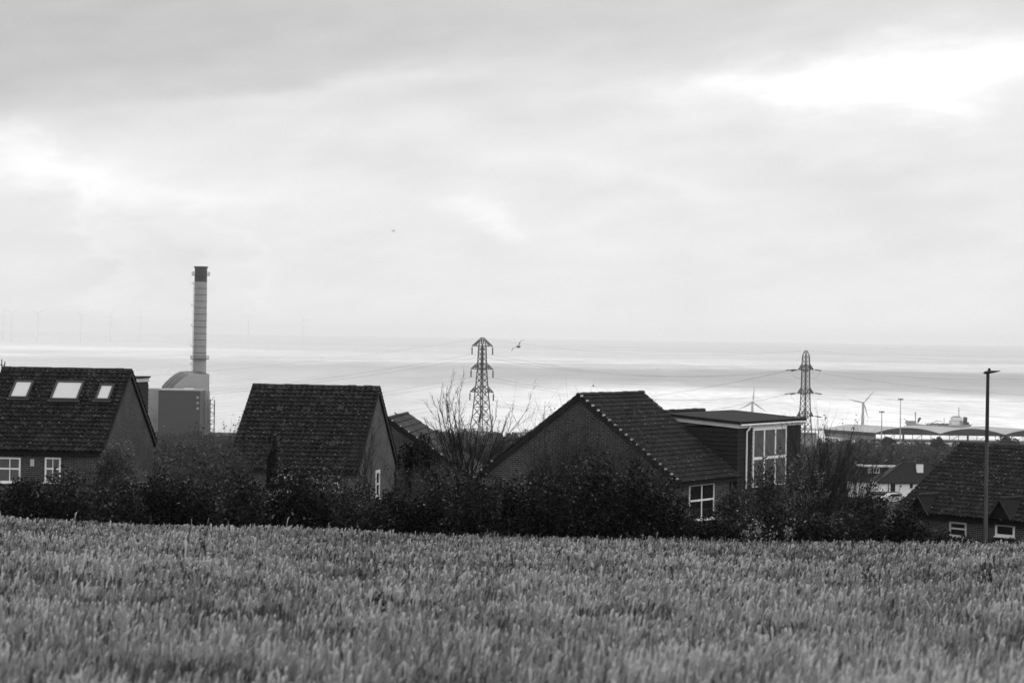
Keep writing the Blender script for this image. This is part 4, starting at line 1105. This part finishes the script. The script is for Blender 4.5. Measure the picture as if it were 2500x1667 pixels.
dormer_bungalow()

def garage():
    d = BD - 22; o = px(2180, 1215, d); o.z = px(2180, 1222, d).z
    t = thing('flat_roofed_garage', 'low dark flat roofed garage in front of the white bungalow', 'garage', o)
    def Q(x, y): p = px(x, y, d); return Vector((p.x - o.x, 0, p.z - o.z))
    a, b = Q(2130, 1204), Q(2199, 1225)
    m = MB(); m.box((a.x, 0, -2), (b.x, 5, a.z - .25)); m.build('wall', M_OFFW, t)
    m = MB(); m.box((a.x - .2, -.2, a.z - .247), (b.x + .2, 5.2, a.z)); m.build('flat_roof', M_FELT, t)
    a, b = Q(2150, 1209), Q(2172, 1222)
    m = MB(); m.box((a.x, -.06, b.z), (b.x, -.004, a.z)); m.build('garage_door', M_CLAD, t)
garage()

def car():
    d = BD - 42; o = px(2180, 1226, d)
    t = thing('parked_car', 'pale parked car below the white bungalow, partly behind the roof', 'car', o, R(12))
    prof = [(-2.1, .35), (-2.1, .75), (-1.7, .95), (-1.2, 1.0), (-.6, 1.45), (.8, 1.48), (1.5, 1.02), (2.0, .92), (2.15, .6), (2.1, .35)]
    MB().prism([(x, -.82, z) for x, z in prof], (0, 1.64, 0)).build('body', M_CAR, t)
    MB().prism([(x, -.83, z) for x, z in ((-1.1, 1.02), (-.58, 1.38), (.75, 1.41), (1.3, 1.03))], (0, 1.66, 0)).build('side_window', M_GLASS, t)
    for x in (-1.35, 1.35):
        for y in (-.8, .8): MB().tube((x, y - .1, .32), (x, y + .1, .32), .32, .32, 16).build('wheel', M_DARK, t)
    for y in (-.6, .6): MB().box((2.12, y - .15, .62), (2.17, y + .15, .78)).build('headlight', M_OFFW, t)
car()

# ------------------------------------------------------------------ plants
def leaf_quads(P, size, g, flat=0.0):
    n = len(P)
    a = g.normal(size=(n, 3)); a /= np.linalg.norm(a, axis=1)[:, None]
    b = g.normal(size=(n, 3)); b -= a * (a * b).sum(1)[:, None]; b /= np.linalg.norm(b, axis=1)[:, None]
    s = (size * g.uniform(.6, 1.3, n))[:, None]
    return np.stack([P - a * s, P + b * s * .55, P + a * s, P - b * s * .55], 1)

def tubes(segs, nside=3):
    S_ = np.array([(*p, *q, r0, r1) for p, q, r0, r1 in segs], float)
    p, q, r0, r1 = S_[:, 0:3], S_[:, 3:6], S_[:, 6:7], S_[:, 7:8]
    d = q - p; d /= (np.linalg.norm(d, axis=1)[:, None] + 1e-9)
    u = np.where(np.abs(d[:, 2:3]) < .9, [[0, 0, 1.]], [[1., 0, 0]])
    a = np.cross(d, u); a /= np.linalg.norm(a, axis=1)[:, None]; b = np.cross(d, a)
    out = []
    for k in range(nside):
        t0, t1 = 2 * math.pi * k / nside, 2 * math.pi * (k + 1) / nside
        e0, e1 = a * math.cos(t0) + b * math.sin(t0), a * math.cos(t1) + b * math.sin(t1)
        out.append(np.stack([p + e0 * r0, p + e1 * r0, q + e1 * r1, q + e0 * r1], 1))
    return np.concatenate(out)

def grow(g, p, d, ln, r, level, segs, tips, nseg=5, wob=.12, up=.06, kids=5, ang=(.35, .75), shrink=(.35, .6), rmin=.004):
    p = np.array(p, float); d = np.array(d, float) / np.linalg.norm(d)
    for i in range(nseg):
        d = d + g.normal(0, wob, 3) + np.array([0, 0, up]); d /= np.linalg.norm(d)
        q = p + d * ln / nseg; ra, rb = r * (1 - .75 * i / nseg), r * (1 - .75 * (i + 1) / nseg)
        segs.append((p, q, ra, rb)); 
        if level == 0: tips.append(q)
        if level > 0 and i >= (1 if level > 1 else 0):
            for _ in range(max(1, round(kids / nseg + g.uniform(-.3, .3)))):
                ax_ = g.normal(size=3); ax_ -= d * ax_.dot(d); ax_ /= np.linalg.norm(ax_)
                t = g.uniform(*ang); nd = d * math.cos(t) + ax_ * math.sin(t)
                grow(g, p + (q - p) * g.random(), nd, ln * g.uniform(*shrink) * (1 - .4 * i / nseg), max(ra * .55, rmin), level - 1, segs, tips, max(3, nseg - 1), wob, up, kids, ang, shrink, rmin)
        p = q

def dome_points(g, n, rx, ry, rz, lumps, shell=.55):
    """Points through a lumpy crown: ellipsoid lumps gathered in an overall dome standing on z = 0."""
    C_ = []
    while len(C_) < lumps:
        c = g.uniform(-1, 1, 3); c[2] = abs(c[2])
        if (c ** 2).sum() < 1: C_.append(c * np.array([rx * .72, ry * .72, rz * .72]))
    C_ = np.array(C_); Rr = g.uniform(.24, .42, lumps)
    k = g.integers(0, lumps, n); v = g.normal(size=(n, 3)); v /= np.linalg.norm(v, axis=1)[:, None]
    rad = shell + (1 - shell) * g.random(n) ** .6
    P = C_[k] + v * (Rr[k] * rad)[:, None] * np.array([rx, ry, rz * .9])
    P[:, 2] = np.where(P[:, 2] < .02, g.random(n) * rz * .5, P[:, 2])
    P[:, 2] *= rz / np.percentile(P[:, 2], 97)
    return P

def bush(name, label, x, y, rx, ry, rz, n, leaf, mat, group=None, seed=0, lumps=26, cat='bush', stems=8, twig_up=True, z=None, stemlen=None):
    g = np.random.default_rng(seed); z = H(x, y) if z is None else z
    t = thing(name, label, cat, (x, y, z), 0, group)
    P = dome_points(g, n, rx, ry, rz, lumps)
    cl = (np.sin(P[:, 0] * 2.3 + seed) + np.sin(P[:, 2] * 3.1 + seed * 2) + np.sin(P[:, 1] * 2.7)) / 6 + .5
    rnd = np.clip(.55 * g.random(n) + .35 * cl, 0, .93); hi = g.random(n) < .16 * np.clip(cl * 2.2 - .6, .05, 1.6); rnd[hi] = g.uniform(.95, 1, hi.sum())
    quads_mesh('foliage', leaf_quads(P, leaf, g), mat, rnd, t)
    segs, tips = [], []
    for k in range(stems):
        a = g.uniform(0, 2 * math.pi); rr_ = g.random() * .7
        grow(g, (math.cos(a) * rx * rr_, math.sin(a) * ry * rr_, 0), (math.cos(a) * .45, math.sin(a) * .3, 1), (stemlen or rz * 1.15) * g.uniform(.8, 1.1), .014, 1, segs, tips, 6, .14, .02, 5)
    quads_mesh('branches', tubes(segs), M_TWIG, None, t)
    return t

# the bramble hedge along the field edge, bush by bush: (photo x, photo y of its top, half width in photo px)
HED = [(-40, 1190, 90), (60, 1178, 80), (170, 1166, 85), (285, 1186, 85), (400, 1176, 85), (505, 1172, 75), (600, 1176, 80), (700, 1160, 70), (790, 1162, 75), (880, 1200, 75),
       (975, 1212, 75), (1060, 1186, 75), (1150, 1180, 80), (1240, 1190, 75), (1335, 1180, 80), (1440, 1150, 90), (1550, 1165, 85), (1640, 1215, 70),
       (1720, 1262, 70), (1800, 1255, 70), (1885, 1250, 70), (1965, 1262, 70), (2050, 1262, 75), (2130, 1245, 70), (2215, 1252, 60), (2285, 1292, 42), (2370, 1320, 50), (2450, 1324, 55), (2540, 1322, 65)]
near = ['at the end of the hedge, under the wide white window', 'under the wide white window', 'under the narrow white window', 'below the round shrub', 'between the round shrub and the twiggy tangle', 'in front of the twiggy tangle',
        'under the eaves corner of the tiled house', 'under the dark conifer', 'in front of the tiled house windows', 'before the leaning twig tree', 'below the pale brick gable', 'below the ivy mass', 'at the foot of the bare tree',
        'just past the bare tree', 'below the low eaves of the gable house', 'below the middle of the gable wall', 'below the right half of the gable wall', 'beside the gable house window', 'under the gable house window',
        'below the white downpipe', 'below the white dormer window', 'at the foot of the fan of twigs', 'just past the fan of twigs', 'below the parked car', 'below the first little gablet', 'beside the grey framed window', 'at the foot of the street lamp', 'under the square white window', 'past the square white window']
for i, ((hx, ty, hwp), nr) in enumerate(zip(HED, near)):
    Dh = 88.0 + (i % 3) * .7
    tp = px(hx, ty, Dh); gz_ = H(tp.x, Dh); hgt = max(.5, tp.z - gz_)
    rx = hwp / F * Dh * 1.25
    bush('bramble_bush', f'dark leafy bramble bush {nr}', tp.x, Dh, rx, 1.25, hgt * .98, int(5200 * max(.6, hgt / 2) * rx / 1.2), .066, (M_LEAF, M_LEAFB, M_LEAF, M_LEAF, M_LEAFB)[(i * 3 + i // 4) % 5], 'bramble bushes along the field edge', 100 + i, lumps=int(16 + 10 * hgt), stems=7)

def bush_px(name, label, x, ybase, ytop, halfw, D_, n, leaf, mat, seed, **kw):
    tp = px(x, ytop, D_); rx = halfw / F * D_; zb = px(x, ybase, D_).z
    return bush(name, label, tp.x, D_, rx, min(rx, 1.6), tp.z - zb, n, leaf, mat, None, seed, z=zb, **kw)
bush_px('round_shrub', 'rounded paler shrub before the gable of the skylight house', 292, 1230, 1100, 76, 94, 11000, .055, M_LEAFC, 201, lumps=44)
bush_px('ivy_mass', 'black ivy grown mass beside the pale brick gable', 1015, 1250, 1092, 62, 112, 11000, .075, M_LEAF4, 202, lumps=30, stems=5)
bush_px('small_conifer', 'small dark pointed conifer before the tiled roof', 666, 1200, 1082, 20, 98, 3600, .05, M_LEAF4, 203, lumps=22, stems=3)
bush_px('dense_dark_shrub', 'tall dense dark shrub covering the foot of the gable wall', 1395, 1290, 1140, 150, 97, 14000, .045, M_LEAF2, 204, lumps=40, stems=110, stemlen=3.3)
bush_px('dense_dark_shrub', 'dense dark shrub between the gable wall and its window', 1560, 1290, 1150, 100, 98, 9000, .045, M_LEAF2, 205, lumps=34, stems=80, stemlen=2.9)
bush_px('speckled_shrub', 'leafy shrub with pale speckled leaves under the dormer window', 1880, 1300, 1150, 85, 100, 5200, .06, M_LEAF3, 206, lumps=34, stems=24, stemlen=2.6)
bush_px('garden_shrub', 'small garden shrub under the dormer house downpipe', 1790, 1290, 1200, 60, 103, 3500, .055, M_LEAF3, 207, lumps=20)
bush_px('garden_shrub', 'grey garden shrub beside the low hidden roof', 1090, 1240, 1160, 75, 104, 4500, .055, M_LEAF3, 208, lumps=20, stems=16)
bush_px('garden_shrub', 'grey garden shrub past the gable corner of the skylight house', 420, 1230, 1125, 70, 106, 5000, .05, M_LEAF3, 209, lumps=24, stems=20)
bush_px('garden_shrub', 'dark leafy shrub below the parked car', 2110, 1310, 1215, 90, 100, 7000, .055, M_LEAF, 210, lumps=26, stems=14)
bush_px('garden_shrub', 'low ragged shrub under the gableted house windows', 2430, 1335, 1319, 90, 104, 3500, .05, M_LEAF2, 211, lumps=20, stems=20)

def twig_plant(name, label, x, ybase, D_, stems, seed, cat='shrub', mat=M_TWIG, leaves=0, leafmat=None, level=2, spread=.5, ln=3.0, r=.02, kids=6, wob=.09, up=.05, lean=(0, 0), xspread=.3, trunk=None, leaf=.05, shrink=(.35, .6), ang=(.3, .7), rmin=.005):
    g = np.random.default_rng(seed); b = px(x, ybase, D_)
    t = thing(name, label, cat, b, 0)
    segs, tips = [], []
    o = np.zeros(3)
    if trunk:
        th, tr = trunk
        quads_mesh('trunk', tubes([((0, 0, -.4), (.02, 0, th * .5), tr, tr * .85), ((.02, 0, th * .5), (0, .03, th), tr * .85, tr * .7)], 8), M_BARK, None, t); o = np.array([0, 0, th])
    for k in range(stems):
        a = g.uniform(0, 2 * math.pi); s = g.uniform(0, spread)
        grow(g, o + np.array([g.uniform(-xspread, xspread), g.uniform(-xspread, xspread), -.05]), (math.cos(a) * s + lean[0], math.sin(a) * s * .8 + lean[1], 1), ln * g.uniform(.65, 1.1), r * g.uniform(.7, 1.2), level, segs, tips, 7, wob, up, kids, ang, shrink, rmin)
    quads_mesh('branches' if not trunk else 'crown', tubes(segs), mat, None, t)
    if leaves:
        T = np.array(tips)[g.integers(0, len(tips), leaves)] + g.normal(0, .05, (leaves, 3))
        quads_mesh('foliage', leaf_quads(T, leaf, g), leafmat or M_LEAF3, np.clip(g.random(leaves) * 1.02, 0, 1), t)
    return t
twig_plant('bare_tree', 'bare spreading tree between the hidden roof and the gable house', 1140, 1240, 101, 23, 301, 'tree', M_TREE, level=2, spread=.95, ln=4.3, r=.038, kids=9, trunk=(.45, .12), xspread=.25, up=.055, wob=.06, shrink=(.26, .42), ang=(.3, .65), rmin=.009)
twig_plant('bare_sapling', 'thin bare sapling leaning over the edge of the gable roof', 1330, 1225, 104, 8, 302, 'sapling', M_TWIG, level=1, spread=.35, ln=4.6, r=.022, kids=7, xspread=.7)
twig_plant('bare_sapling', 'thin bare sapling rising before the gable peak', 1400, 1240, 100, 7, 303, 'sapling', M_TWIG, level=1, spread=.25, ln=4.3, r=.020, kids=7, xspread=.8)
twig_plant('fan_shrub', 'tall fan of fine bare twigs right of the dormer window', 1985, 1290, 100, 44, 304, 'shrub', M_TREE, leaves=500, level=1, spread=.75, ln=4.2, r=.022, kids=13, xspread=.6, lean=(.05, 0), up=.02, wob=.06, shrink=(.25, .5), ang=(.15, .42), rmin=.007)
twig_plant('fan_shrub', 'tall fan of fine bare twigs beside the white bungalow', 2060, 1290, 103, 44, 305, 'shrub', M_TWIG, leaves=200, level=1, spread=.6, ln=4.0, r=.020, kids=13, xspread=.7, lean=(.22, 0), up=.0, wob=.06, shrink=(.25, .5), ang=(.15, .42), rmin=.006)
twig_plant('leafy_tall_shrub', 'tall thin shrub with scattered pale leaves before the dormer window', 1950, 1285, 97, 10, 306, 'shrub', M_TREE, leaves=1500, leafmat=M_LEAF5, level=2, spread=.55, ln=2.5, r=.026, kids=6, xspread=.4, lean=(-.05, 0), leaf=.06)
twig_plant('bare_sapling', 'tall bare twigs standing up against the harbour behind the fan of twigs', 1985, 1290, 108, 16, 307, 'sapling', M_TWIG, level=1, spread=.22, ln=4.9, r=.018, kids=8, xspread=1.2)
twig_plant('twig_tree', 'leaning twiggy tree in front of the pale brick gable', 885, 1260, 98, 10, 308, 'tree', M_TWIG, level=2, spread=.5, ln=2.9, r=.026, kids=6, xspread=.3, trunk=(.7, .05))
twig_plant('twiggy_tangle', 'grey tangle of twigs between the skylight house and the tiled house', 500, 1255, 100, 26, 309, 'shrub', M_TWIG2, leaves=1300, leafmat=M_LEAF3, level=2, spread=.55, ln=3.1, r=.018, kids=6, xspread=1.0)
twig_plant('twiggy_tangle', 'grey tangle of twigs at the left verge of the tiled house', 590, 1255, 99, 20, 310, 'shrub', M_TWIG2, leaves=900, leafmat=M_LEAF3, level=2, spread=.5, ln=2.6, r=.016, kids=6, xspread=.8)
twig_plant('twiggy_tangle', 'thin tangle of twigs in front of the tiled house windows', 760, 1255, 99, 18, 311, 'shrub', M_TWIG, leaves=600, leafmat=M_LEAF3, level=2, spread=.6, ln=1.9, r=.014, kids=6, xspread=1.2)
twig_plant('twiggy_tangle', 'grey tangle of twigs below the ivy mass', 1040, 1255, 98, 26, 312, 'shrub', M_TWIG2, leaves=900, leafmat=M_LEAF3, level=2, spread=.7, ln=1.9, r=.016, kids=6, xspread=1.4)
twig_plant('twiggy_tangle', 'fine twigs standing over the dense shrub on the gable wall', 1450, 1250, 98, 95, 313, 'shrub', M_TWIG, leaves=500, leafmat=M_LEAF, level=1, spread=.5, ln=3.9, r=.015, kids=11, xspread=1.9, up=.02)
twig_plant('white_leaved_plant', 'smaller whitish leaved plant below the dormer window, nearer the fan of twigs', 1926, 1316, 86.9, 5, 315, 'plant', M_TWIG, leaves=90, leafmat=M_GRASS, level=1, spread=1.1, ln=.7, r=.008, kids=5, xspread=.2, leaf=.05)
twig_plant('white_leaved_plant', 'small plant with a cluster of whitish leaves under the downpipe', 1862, 1320, 87.0, 8, 314, 'plant', M_TWIG, leaves=160, leafmat=M_GRASS, level=1, spread=1.3, ln=.75, r=.008, kids=5, xspread=.45, leaf=.05)

# trees between the houses and the harbour
def tree(label, x, ytop, D_, rw, hgt, seed, mat=M_WOOD, leaf=.35, n=2600, name='garden_tree', bare=False):
    g = np.random.default_rng(seed); tp = px(x, ytop, D_)
    t = thing(name, label, 'tree', (tp.x, D_, tp.z - hgt), 0, None)
    quads_mesh('trunk', tubes([((0, 0, -3), (0, 0, hgt * .5), hgt * .03, hgt * .02)], 7), M_BARK, None, t)
    P = dome_points(g, n, rw, rw, hgt * .72, 24, .45) + np.array([0, 0, hgt * .28])
    quads_mesh('crown', leaf_quads(P, leaf, g), mat, np.clip(.8 * g.random(n) + .1, 0, .9), t)
for i, (x, yt, D_, rw, hg, lab) in enumerate((
        (1255, 1074, 520, 4.2, 7, 'dark rounded tree seen over the lower edge of the gable roof'), (1215, 1082, 560, 4, 7, 'dark tree behind the bare tree, beside a rounded one'),
        (1160, 1078, 540, 4.2, 7, 'dark tree behind the trunk of the bare tree'), (1110, 1090, 520, 4, 7, 'dark tree just past the hidden roof'),
        (1300, 1066, 620, 4.8, 9, 'pale feathery tree rising behind the gable roof edge'),
        (2460, 1068, 1290, 7, 9, 'dark bushy tree against the sheds, right of the street lamp'), (2165, 1070, 1330, 3.5, 5, 'small dark tree under the first shed arch'),
        (2290, 1072, 1310, 5, 7, 'dark tree where the two shed arches meet'),
        (480, 1062, 1180, 8, 10, 'grey tree against the dark power station block'), (515, 1068, 1100, 7, 9, 'grey tree at the foot of the lattice stair tower'),
        (550, 1076, 1000, 7, 9, 'grey tree beside the eaves of the tiled house'), (400, 1078, 1000, 7, 9, 'grey tree beside the gable of the skylight house'))):
    tree(lab, x, yt, D_, rw, hg, 400 + i, leaf=.30 if D_ < 700 else .55)

# woodland on the slope down to the coast: one mass
def woodland():
    g = np.random.default_rng(9); PP, RR = [], []
    n = 4200
    y = np.sqrt(g.uniform(455 ** 2, 1535 ** 2, n)); x = g.uniform(-.26, .26, n) * y
    keep = ~((x > sh_o.x - 62) & (x < sh_o.x + 165) & (y > 1470)) & ~((np.abs(x - fb_o.x) < 45) & (y > 1400)); x, y = x[keep], y[keep]
    for xx, yy in zip(x, y):
        hh = g.uniform(3.5, 7.5) * (1.0 if yy < 1000 else (.74 if sh_o.x - 70 < xx < sh_o.x + 170 and yy > 1200 else .80)); ww = hh * g.uniform(.5, .75); k = 95
        v = g.normal(size=(k, 3)); v /= np.linalg.norm(v, axis=1)[:, None]; v *= g.uniform(.55, 1, k)[:, None]
        P = np.array([xx, yy, H(xx, yy) + hh * .5]) + v * np.array([ww, ww, hh * .52])
        PP.append(P); RR.append(np.clip(.18 + .45 * (.5 + .25 * np.sin(xx * .021 + yy * .008) + .25 * np.sin(yy * .017 - xx * .011)) * g.uniform(.6, 1.2) + .2 * g.random(k), 0, .9))
    P = np.concatenate(PP); o = quads_mesh('woodland', leaf_quads(P, .68, g), M_WOOD, np.concatenate(RR)); props(o, 'dark winter woodland covering the slope down to the harbour', None, None, 'stuff')
    # scrub around the houses
    n = 420; y = g.uniform(150, 455, n); x = g.uniform(-.26, .26, n) * y; PP = []
    blk = px(2160, 1200, BD).x
    for xx, yy in zip(x, y):
        if yy > 330 and abs(xx - blk) < 22: continue
        hh = g.uniform(1.0, 2.4); k = 160; v = g.normal(size=(k, 3)); v /= np.linalg.norm(v, axis=1)[:, None]; v *= g.uniform(.5, 1, k)[:, None]
        PP.append(np.array([xx, yy, H(xx, yy) + hh * .4]) + v * np.array([hh, hh, hh * .5]))
    P = np.concatenate(PP); o = quads_mesh('undergrowth', leaf_quads(P, .16, g), M_WOOD, g.random(len(P)) * .8); props(o, 'dark scrub filling the gardens beyond the houses', None, None, 'stuff')
woodland()

# ------------------------------------------------------------------ grass field
def grass():
    g = np.random.default_rng(3)
    def dens(y): return np.where(y < 20, 380.0, 7600.0 / y)
    ys = np.linspace(9, 87.5, 600); wgt = dens(ys) * (0.26 * ys + 3) * 2
    N = int(np.trapz(wgt, ys)); cdf = np.cumsum(wgt); cdf /= cdf[-1]
    y = np.interp(g.random(N), cdf, ys); x = g.uniform(-1, 1, N) * (0.26 * y + 3)
    # tussocks
    k = g.random(N) < .45; x[k] += .12 * np.sin(y[k] * 9 + x[k] * 3); y[k] += .15 * np.sin(x[k] * 8)
    z = height(x, y)
    patch_ = (np.sin(x * .55 + .8 * np.sin(y * .21)) + np.sin(y * .34 + 1.3 * np.sin(x * .3)) + np.sin((x + y) * .9)) / 6 + .5
    fine = (np.sin(x * 3.1 + y * 1.3) + np.sin(y * 2.3 - x * 1.7 + 2)) / 4 + .5
    # tussock by tussock tone, a new value every couple of hand widths
    def cell(c, seed):
        a_ = np.floor(x / c).astype(np.int64); b_ = np.floor(y / (c * 1.6)).astype(np.int64)
        h_ = (a_ * 73856093 ^ b_ * 19349663 ^ seed * 83492791) & 0xffffff
        return ((h_ * 2654435761) & 0xffffffff) / 4294967296.0
    tus = .45 * cell(.075, 1) + .35 * cell(.21, 2) + .2 * cell(.8, 3)
    hgt = g.uniform(.24, .46, N) * (.80 + .30 * patch_ + .35 * (tus - .5)); stem = g.random(N) < .32
    hgt = np.where(stem, hgt * 1.18, hgt); tall = g.random(N) < .006; hgt = np.where(tall & stem, hgt * 1.45, hgt)
    wid = g.uniform(.007, .015, N) * np.clip(y / 26, 1, 2.4)
    a = g.uniform(0, 2 * np.pi, N); wind = np.array([.30, -.05])
    lean = g.uniform(.02, .30, N)
    dx = np.cos(a) * lean + wind[0] * g.uniform(.0, .8, N); dy = np.sin(a) * lean + wind[1] * g.uniform(0, .8, N)
    fa = g.uniform(0, np.pi, N); wx, wy = np.cos(fa), np.sin(fa) * .6
    lv = [(0.0, 0.0, .8), (.45, .10, 1.0), (.80, .40, .9), (1.0, .80, .25)]
    lvs = [(0.0, 0.0, .45), (.72, .12, .5), (.93, .28, 1.15), (1.0, .46, .5)]
    Pt = []
    for (h1_, b1_, w1_), (h2_, b2_, w2_) in zip(lv, lvs):
        hh = np.where(stem, h2_, h1_) * hgt; bb = np.where(stem, b2_, b1_) * hgt; ww = np.where(stem, w2_, w1_) * wid
        c = np.stack([x + dx * bb, y + dy * bb, z + hh], 1); o = np.stack([wx * ww, wy * ww, np.zeros(N)], 1)
        Pt.append((c - o, c + o))
    Q, rn = [], []
    mott = (np.sin(x * 1.9 + 2.2 * np.sin(y * .8)) + np.sin(y * 1.45 + 1.8 * np.sin(x * 1.1 + 1)) ) / 4 + .5
    base = np.clip(.42 + .42 * (patch_ - .5) + .52 * (mott - .5) + 1.30 * (tus - .5) + g.normal(0, .17, N) - .17 * np.clip((y - 32) / 48, 0, 1) + .04 * np.clip((30 - y) / 12, 0, 1), 0, .95)
    for i in range(3):
        Q.append(np.stack([Pt[i][0], Pt[i][1], Pt[i + 1][1], Pt[i + 1][0]], 1))
        r = base.copy()
        if i == 2: r = np.where(stem & (base > .35), np.clip(base + .12 + g.random(N) * .25, 0, 1), r)
        rn.append(r)
    o = quads_mesh('grass', np.concatenate(Q), M_GRASS, np.concatenate(rn)); props(o, 'rough dry meadow grass covering the sloping field', None, None, 'stuff')
grass()

# dark weeds standing in the grass
WEEDS = [(507, 1372, 'forked dark weed in the grass, the one nearest the hedge', 1.2, 3), (905, 1440, 'dark curled weed in the middle of the field', 1.2, 2), 
         (945, 1525, 'dark brushy weed left of the field centre', .7, 4), (1362, 1375, 'thin dark weed stalk near the hedge below the gable house', 1.0, 2), (1750, 1372, 'dark weed clump near the hedge below the gable window', .9, 5),
         (2450, 1370, 'dark weed clump below the square white window', .7, 4), (2135, 1440, 'dark seeding weed in the field below the fan of twigs', .8, 3),
         (2410, 1450, 'thin dark weed in the field below the street lamp', .7, 2)]
for i, (x, y, lab, s, k) in enumerate(WEEDS):
    d = ray(x, y); tt = 6.0
    while (d * (tt / d.y)).z > H((d * (tt / d.y)).x, tt) + .18 and tt < 84: tt += .2
    P = d * (tt / d.y); g = np.random.default_rng(600 + i); segs, tips = [], []
    t = thing('dock_weed', lab, 'weed', (P.x, P.y, H(P.x, P.y)), 0, 'dark weeds in the grass')
    for q in range(min(k, 3)): grow(g, (0, 0, 0), (g.normal(0, .25), g.normal(0, .1), 1), (.46 + .14 * s) * g.uniform(.8, 1.15), .014, 1, segs, tips, 6, .16, .03, 3)
    quads_mesh('branches', tubes(segs, 4), M_WEED, None, t)
    T = np.array([q for _, q, _, _ in segs if q[2] > .30]); n = 110
    if len(T): quads_mesh('foliage', leaf_quads(T[g.integers(0, len(T), n)] + g.normal(0, .022, (n, 3)), .026, g), M_WEED, None, t)

# ------------------------------------------------------------------ birds
def bird(name, label, x, y, D_, span, mat, roll=0.0, yaw=0.0, perched=False, dip=.25):
    b = px(x, y, D_); t = thing(name, label, 'bird', b, R(yaw)); s = span / 2
    m = MB(); st = [(-.52, .02, 0), (-.36, .09, .0), (-.1, .15, 0), (.18, .13, .0), (.33, .075, .02), (.42, .09, .04), (.50, .05, .03), (.58, .012, .02)]
    n = 8
    for (xa, ra, za), (xb, rb_, zb) in zip(st, st[1:]):
        A_ = [(0.0 + math.cos(2 * math.pi * k / n) * ra * s, xa * s, za * s + math.sin(2 * math.pi * k / n) * ra * s) for k in range(n)]
        B_ = [(math.cos(2 * math.pi * k / n) * rb_ * s, xb * s, zb * s + math.sin(2 * math.pi * k / n) * rb_ * s) for k in range(n)]
        for k in range(n): m.face([A_[k], A_[(k + 1) % n], B_[(k + 1) % n], B_[k]])
    if not perched:
        for sg in (-1, 1):
            w = [(.05, .20, -.08, 0), (.45, .18, -.06, dip), (.75, .08, -.08, dip * .9), (1.0, -.12, -.16, dip * .55)]
            for (xa, fa, ba, za), (xb, fb_, bb_, zb) in zip(w, w[1:]):
                for dz in (0, .02): m.face([(sg * xa * s, fa * s, (za + dz) * s), (sg * xb * s, fb_ * s, (zb + dz) * s), (sg * xb * s, bb_ * s, (zb + dz) * s), (sg * xa * s, ba * s, (za + dz) * s)])
        m.face([(-.05 * s, -.45 * s, 0), (.05 * s, -.45 * s, 0), (.12 * s, -.72 * s, 0), (-.12 * s, -.72 * s, 0)])
    else:
        for sg in (-1, 1): m.tube((sg * .04 * s, 0, -.1 * s), (sg * .04 * s, 0, -.32 * s), .02 * s, None, 4)
    o = m.build('body', mat, t)
    o.rotation_euler = (R(35) if perched else 0, R(roll), 0)
bird('gull', 'pale gull flying with bent wings beside the suspension pylon', 1266, 846, 150, 1.15, M_GULL, -42, 20)
bird('crow', 'small dark bird flying high over the sea', 961, 565, 320, .75, M_BIRD, 12, 150, dip=.5)
bird('perched_bird', 'small dark bird perched on the hidden roof ridge', 967, 1010, 144, .60, M_BIRD, 0, 70, True)
bird('gull', 'pale gull passing low across the foot of the suspension pylon', 1180, 1012, 170, .95, M_GULL, 30, 40)
for x, y, lab in ((1450, 842, 'distant bird speck above the sea between the two pylons'), (1360, 925, 'distant bird speck low over the sea near the suspension pylon'), (1804, 851, 'distant bird speck near the horizon beside the dense pylon'),
                  (2165, 850, 'distant bird speck near the horizon above the tall floodlight mast'), (785, 873, 'distant bird speck over the sea above the tiled house'), (1199, 410, 'distant bird speck in the bright middle sky'), (1607, 900, 'distant bird speck above the gable ridge end')):
    bird('distant_bird', lab, x, y, 420, .42, M_BIRD, x % 40 - 20, x % 90)

# ------------------------------------------------------------------ haze
m = MB(); m.box((-15500, -3200, -80), (15500, 42500, 95)); hz = m.build('haze', bpy.data.materials.new('sea_haze'), None); hz['kind'] = 'stuff'
mt = hz.data.materials[0]; mt.use_nodes = True; t = mt.node_tree; t.nodes.clear()
out = t.nodes.new('ShaderNodeOutputMaterial'); v = t.nodes.new('ShaderNodeVolumePrincipled')
v.inputs['Color'].default_value = grey(.95); v.inputs['Density'].default_value = 5.0e-5; v.inputs['Anisotropy'].default_value = 0.72
t.links.new(v.outputs[0], out.inputs['Volume'])
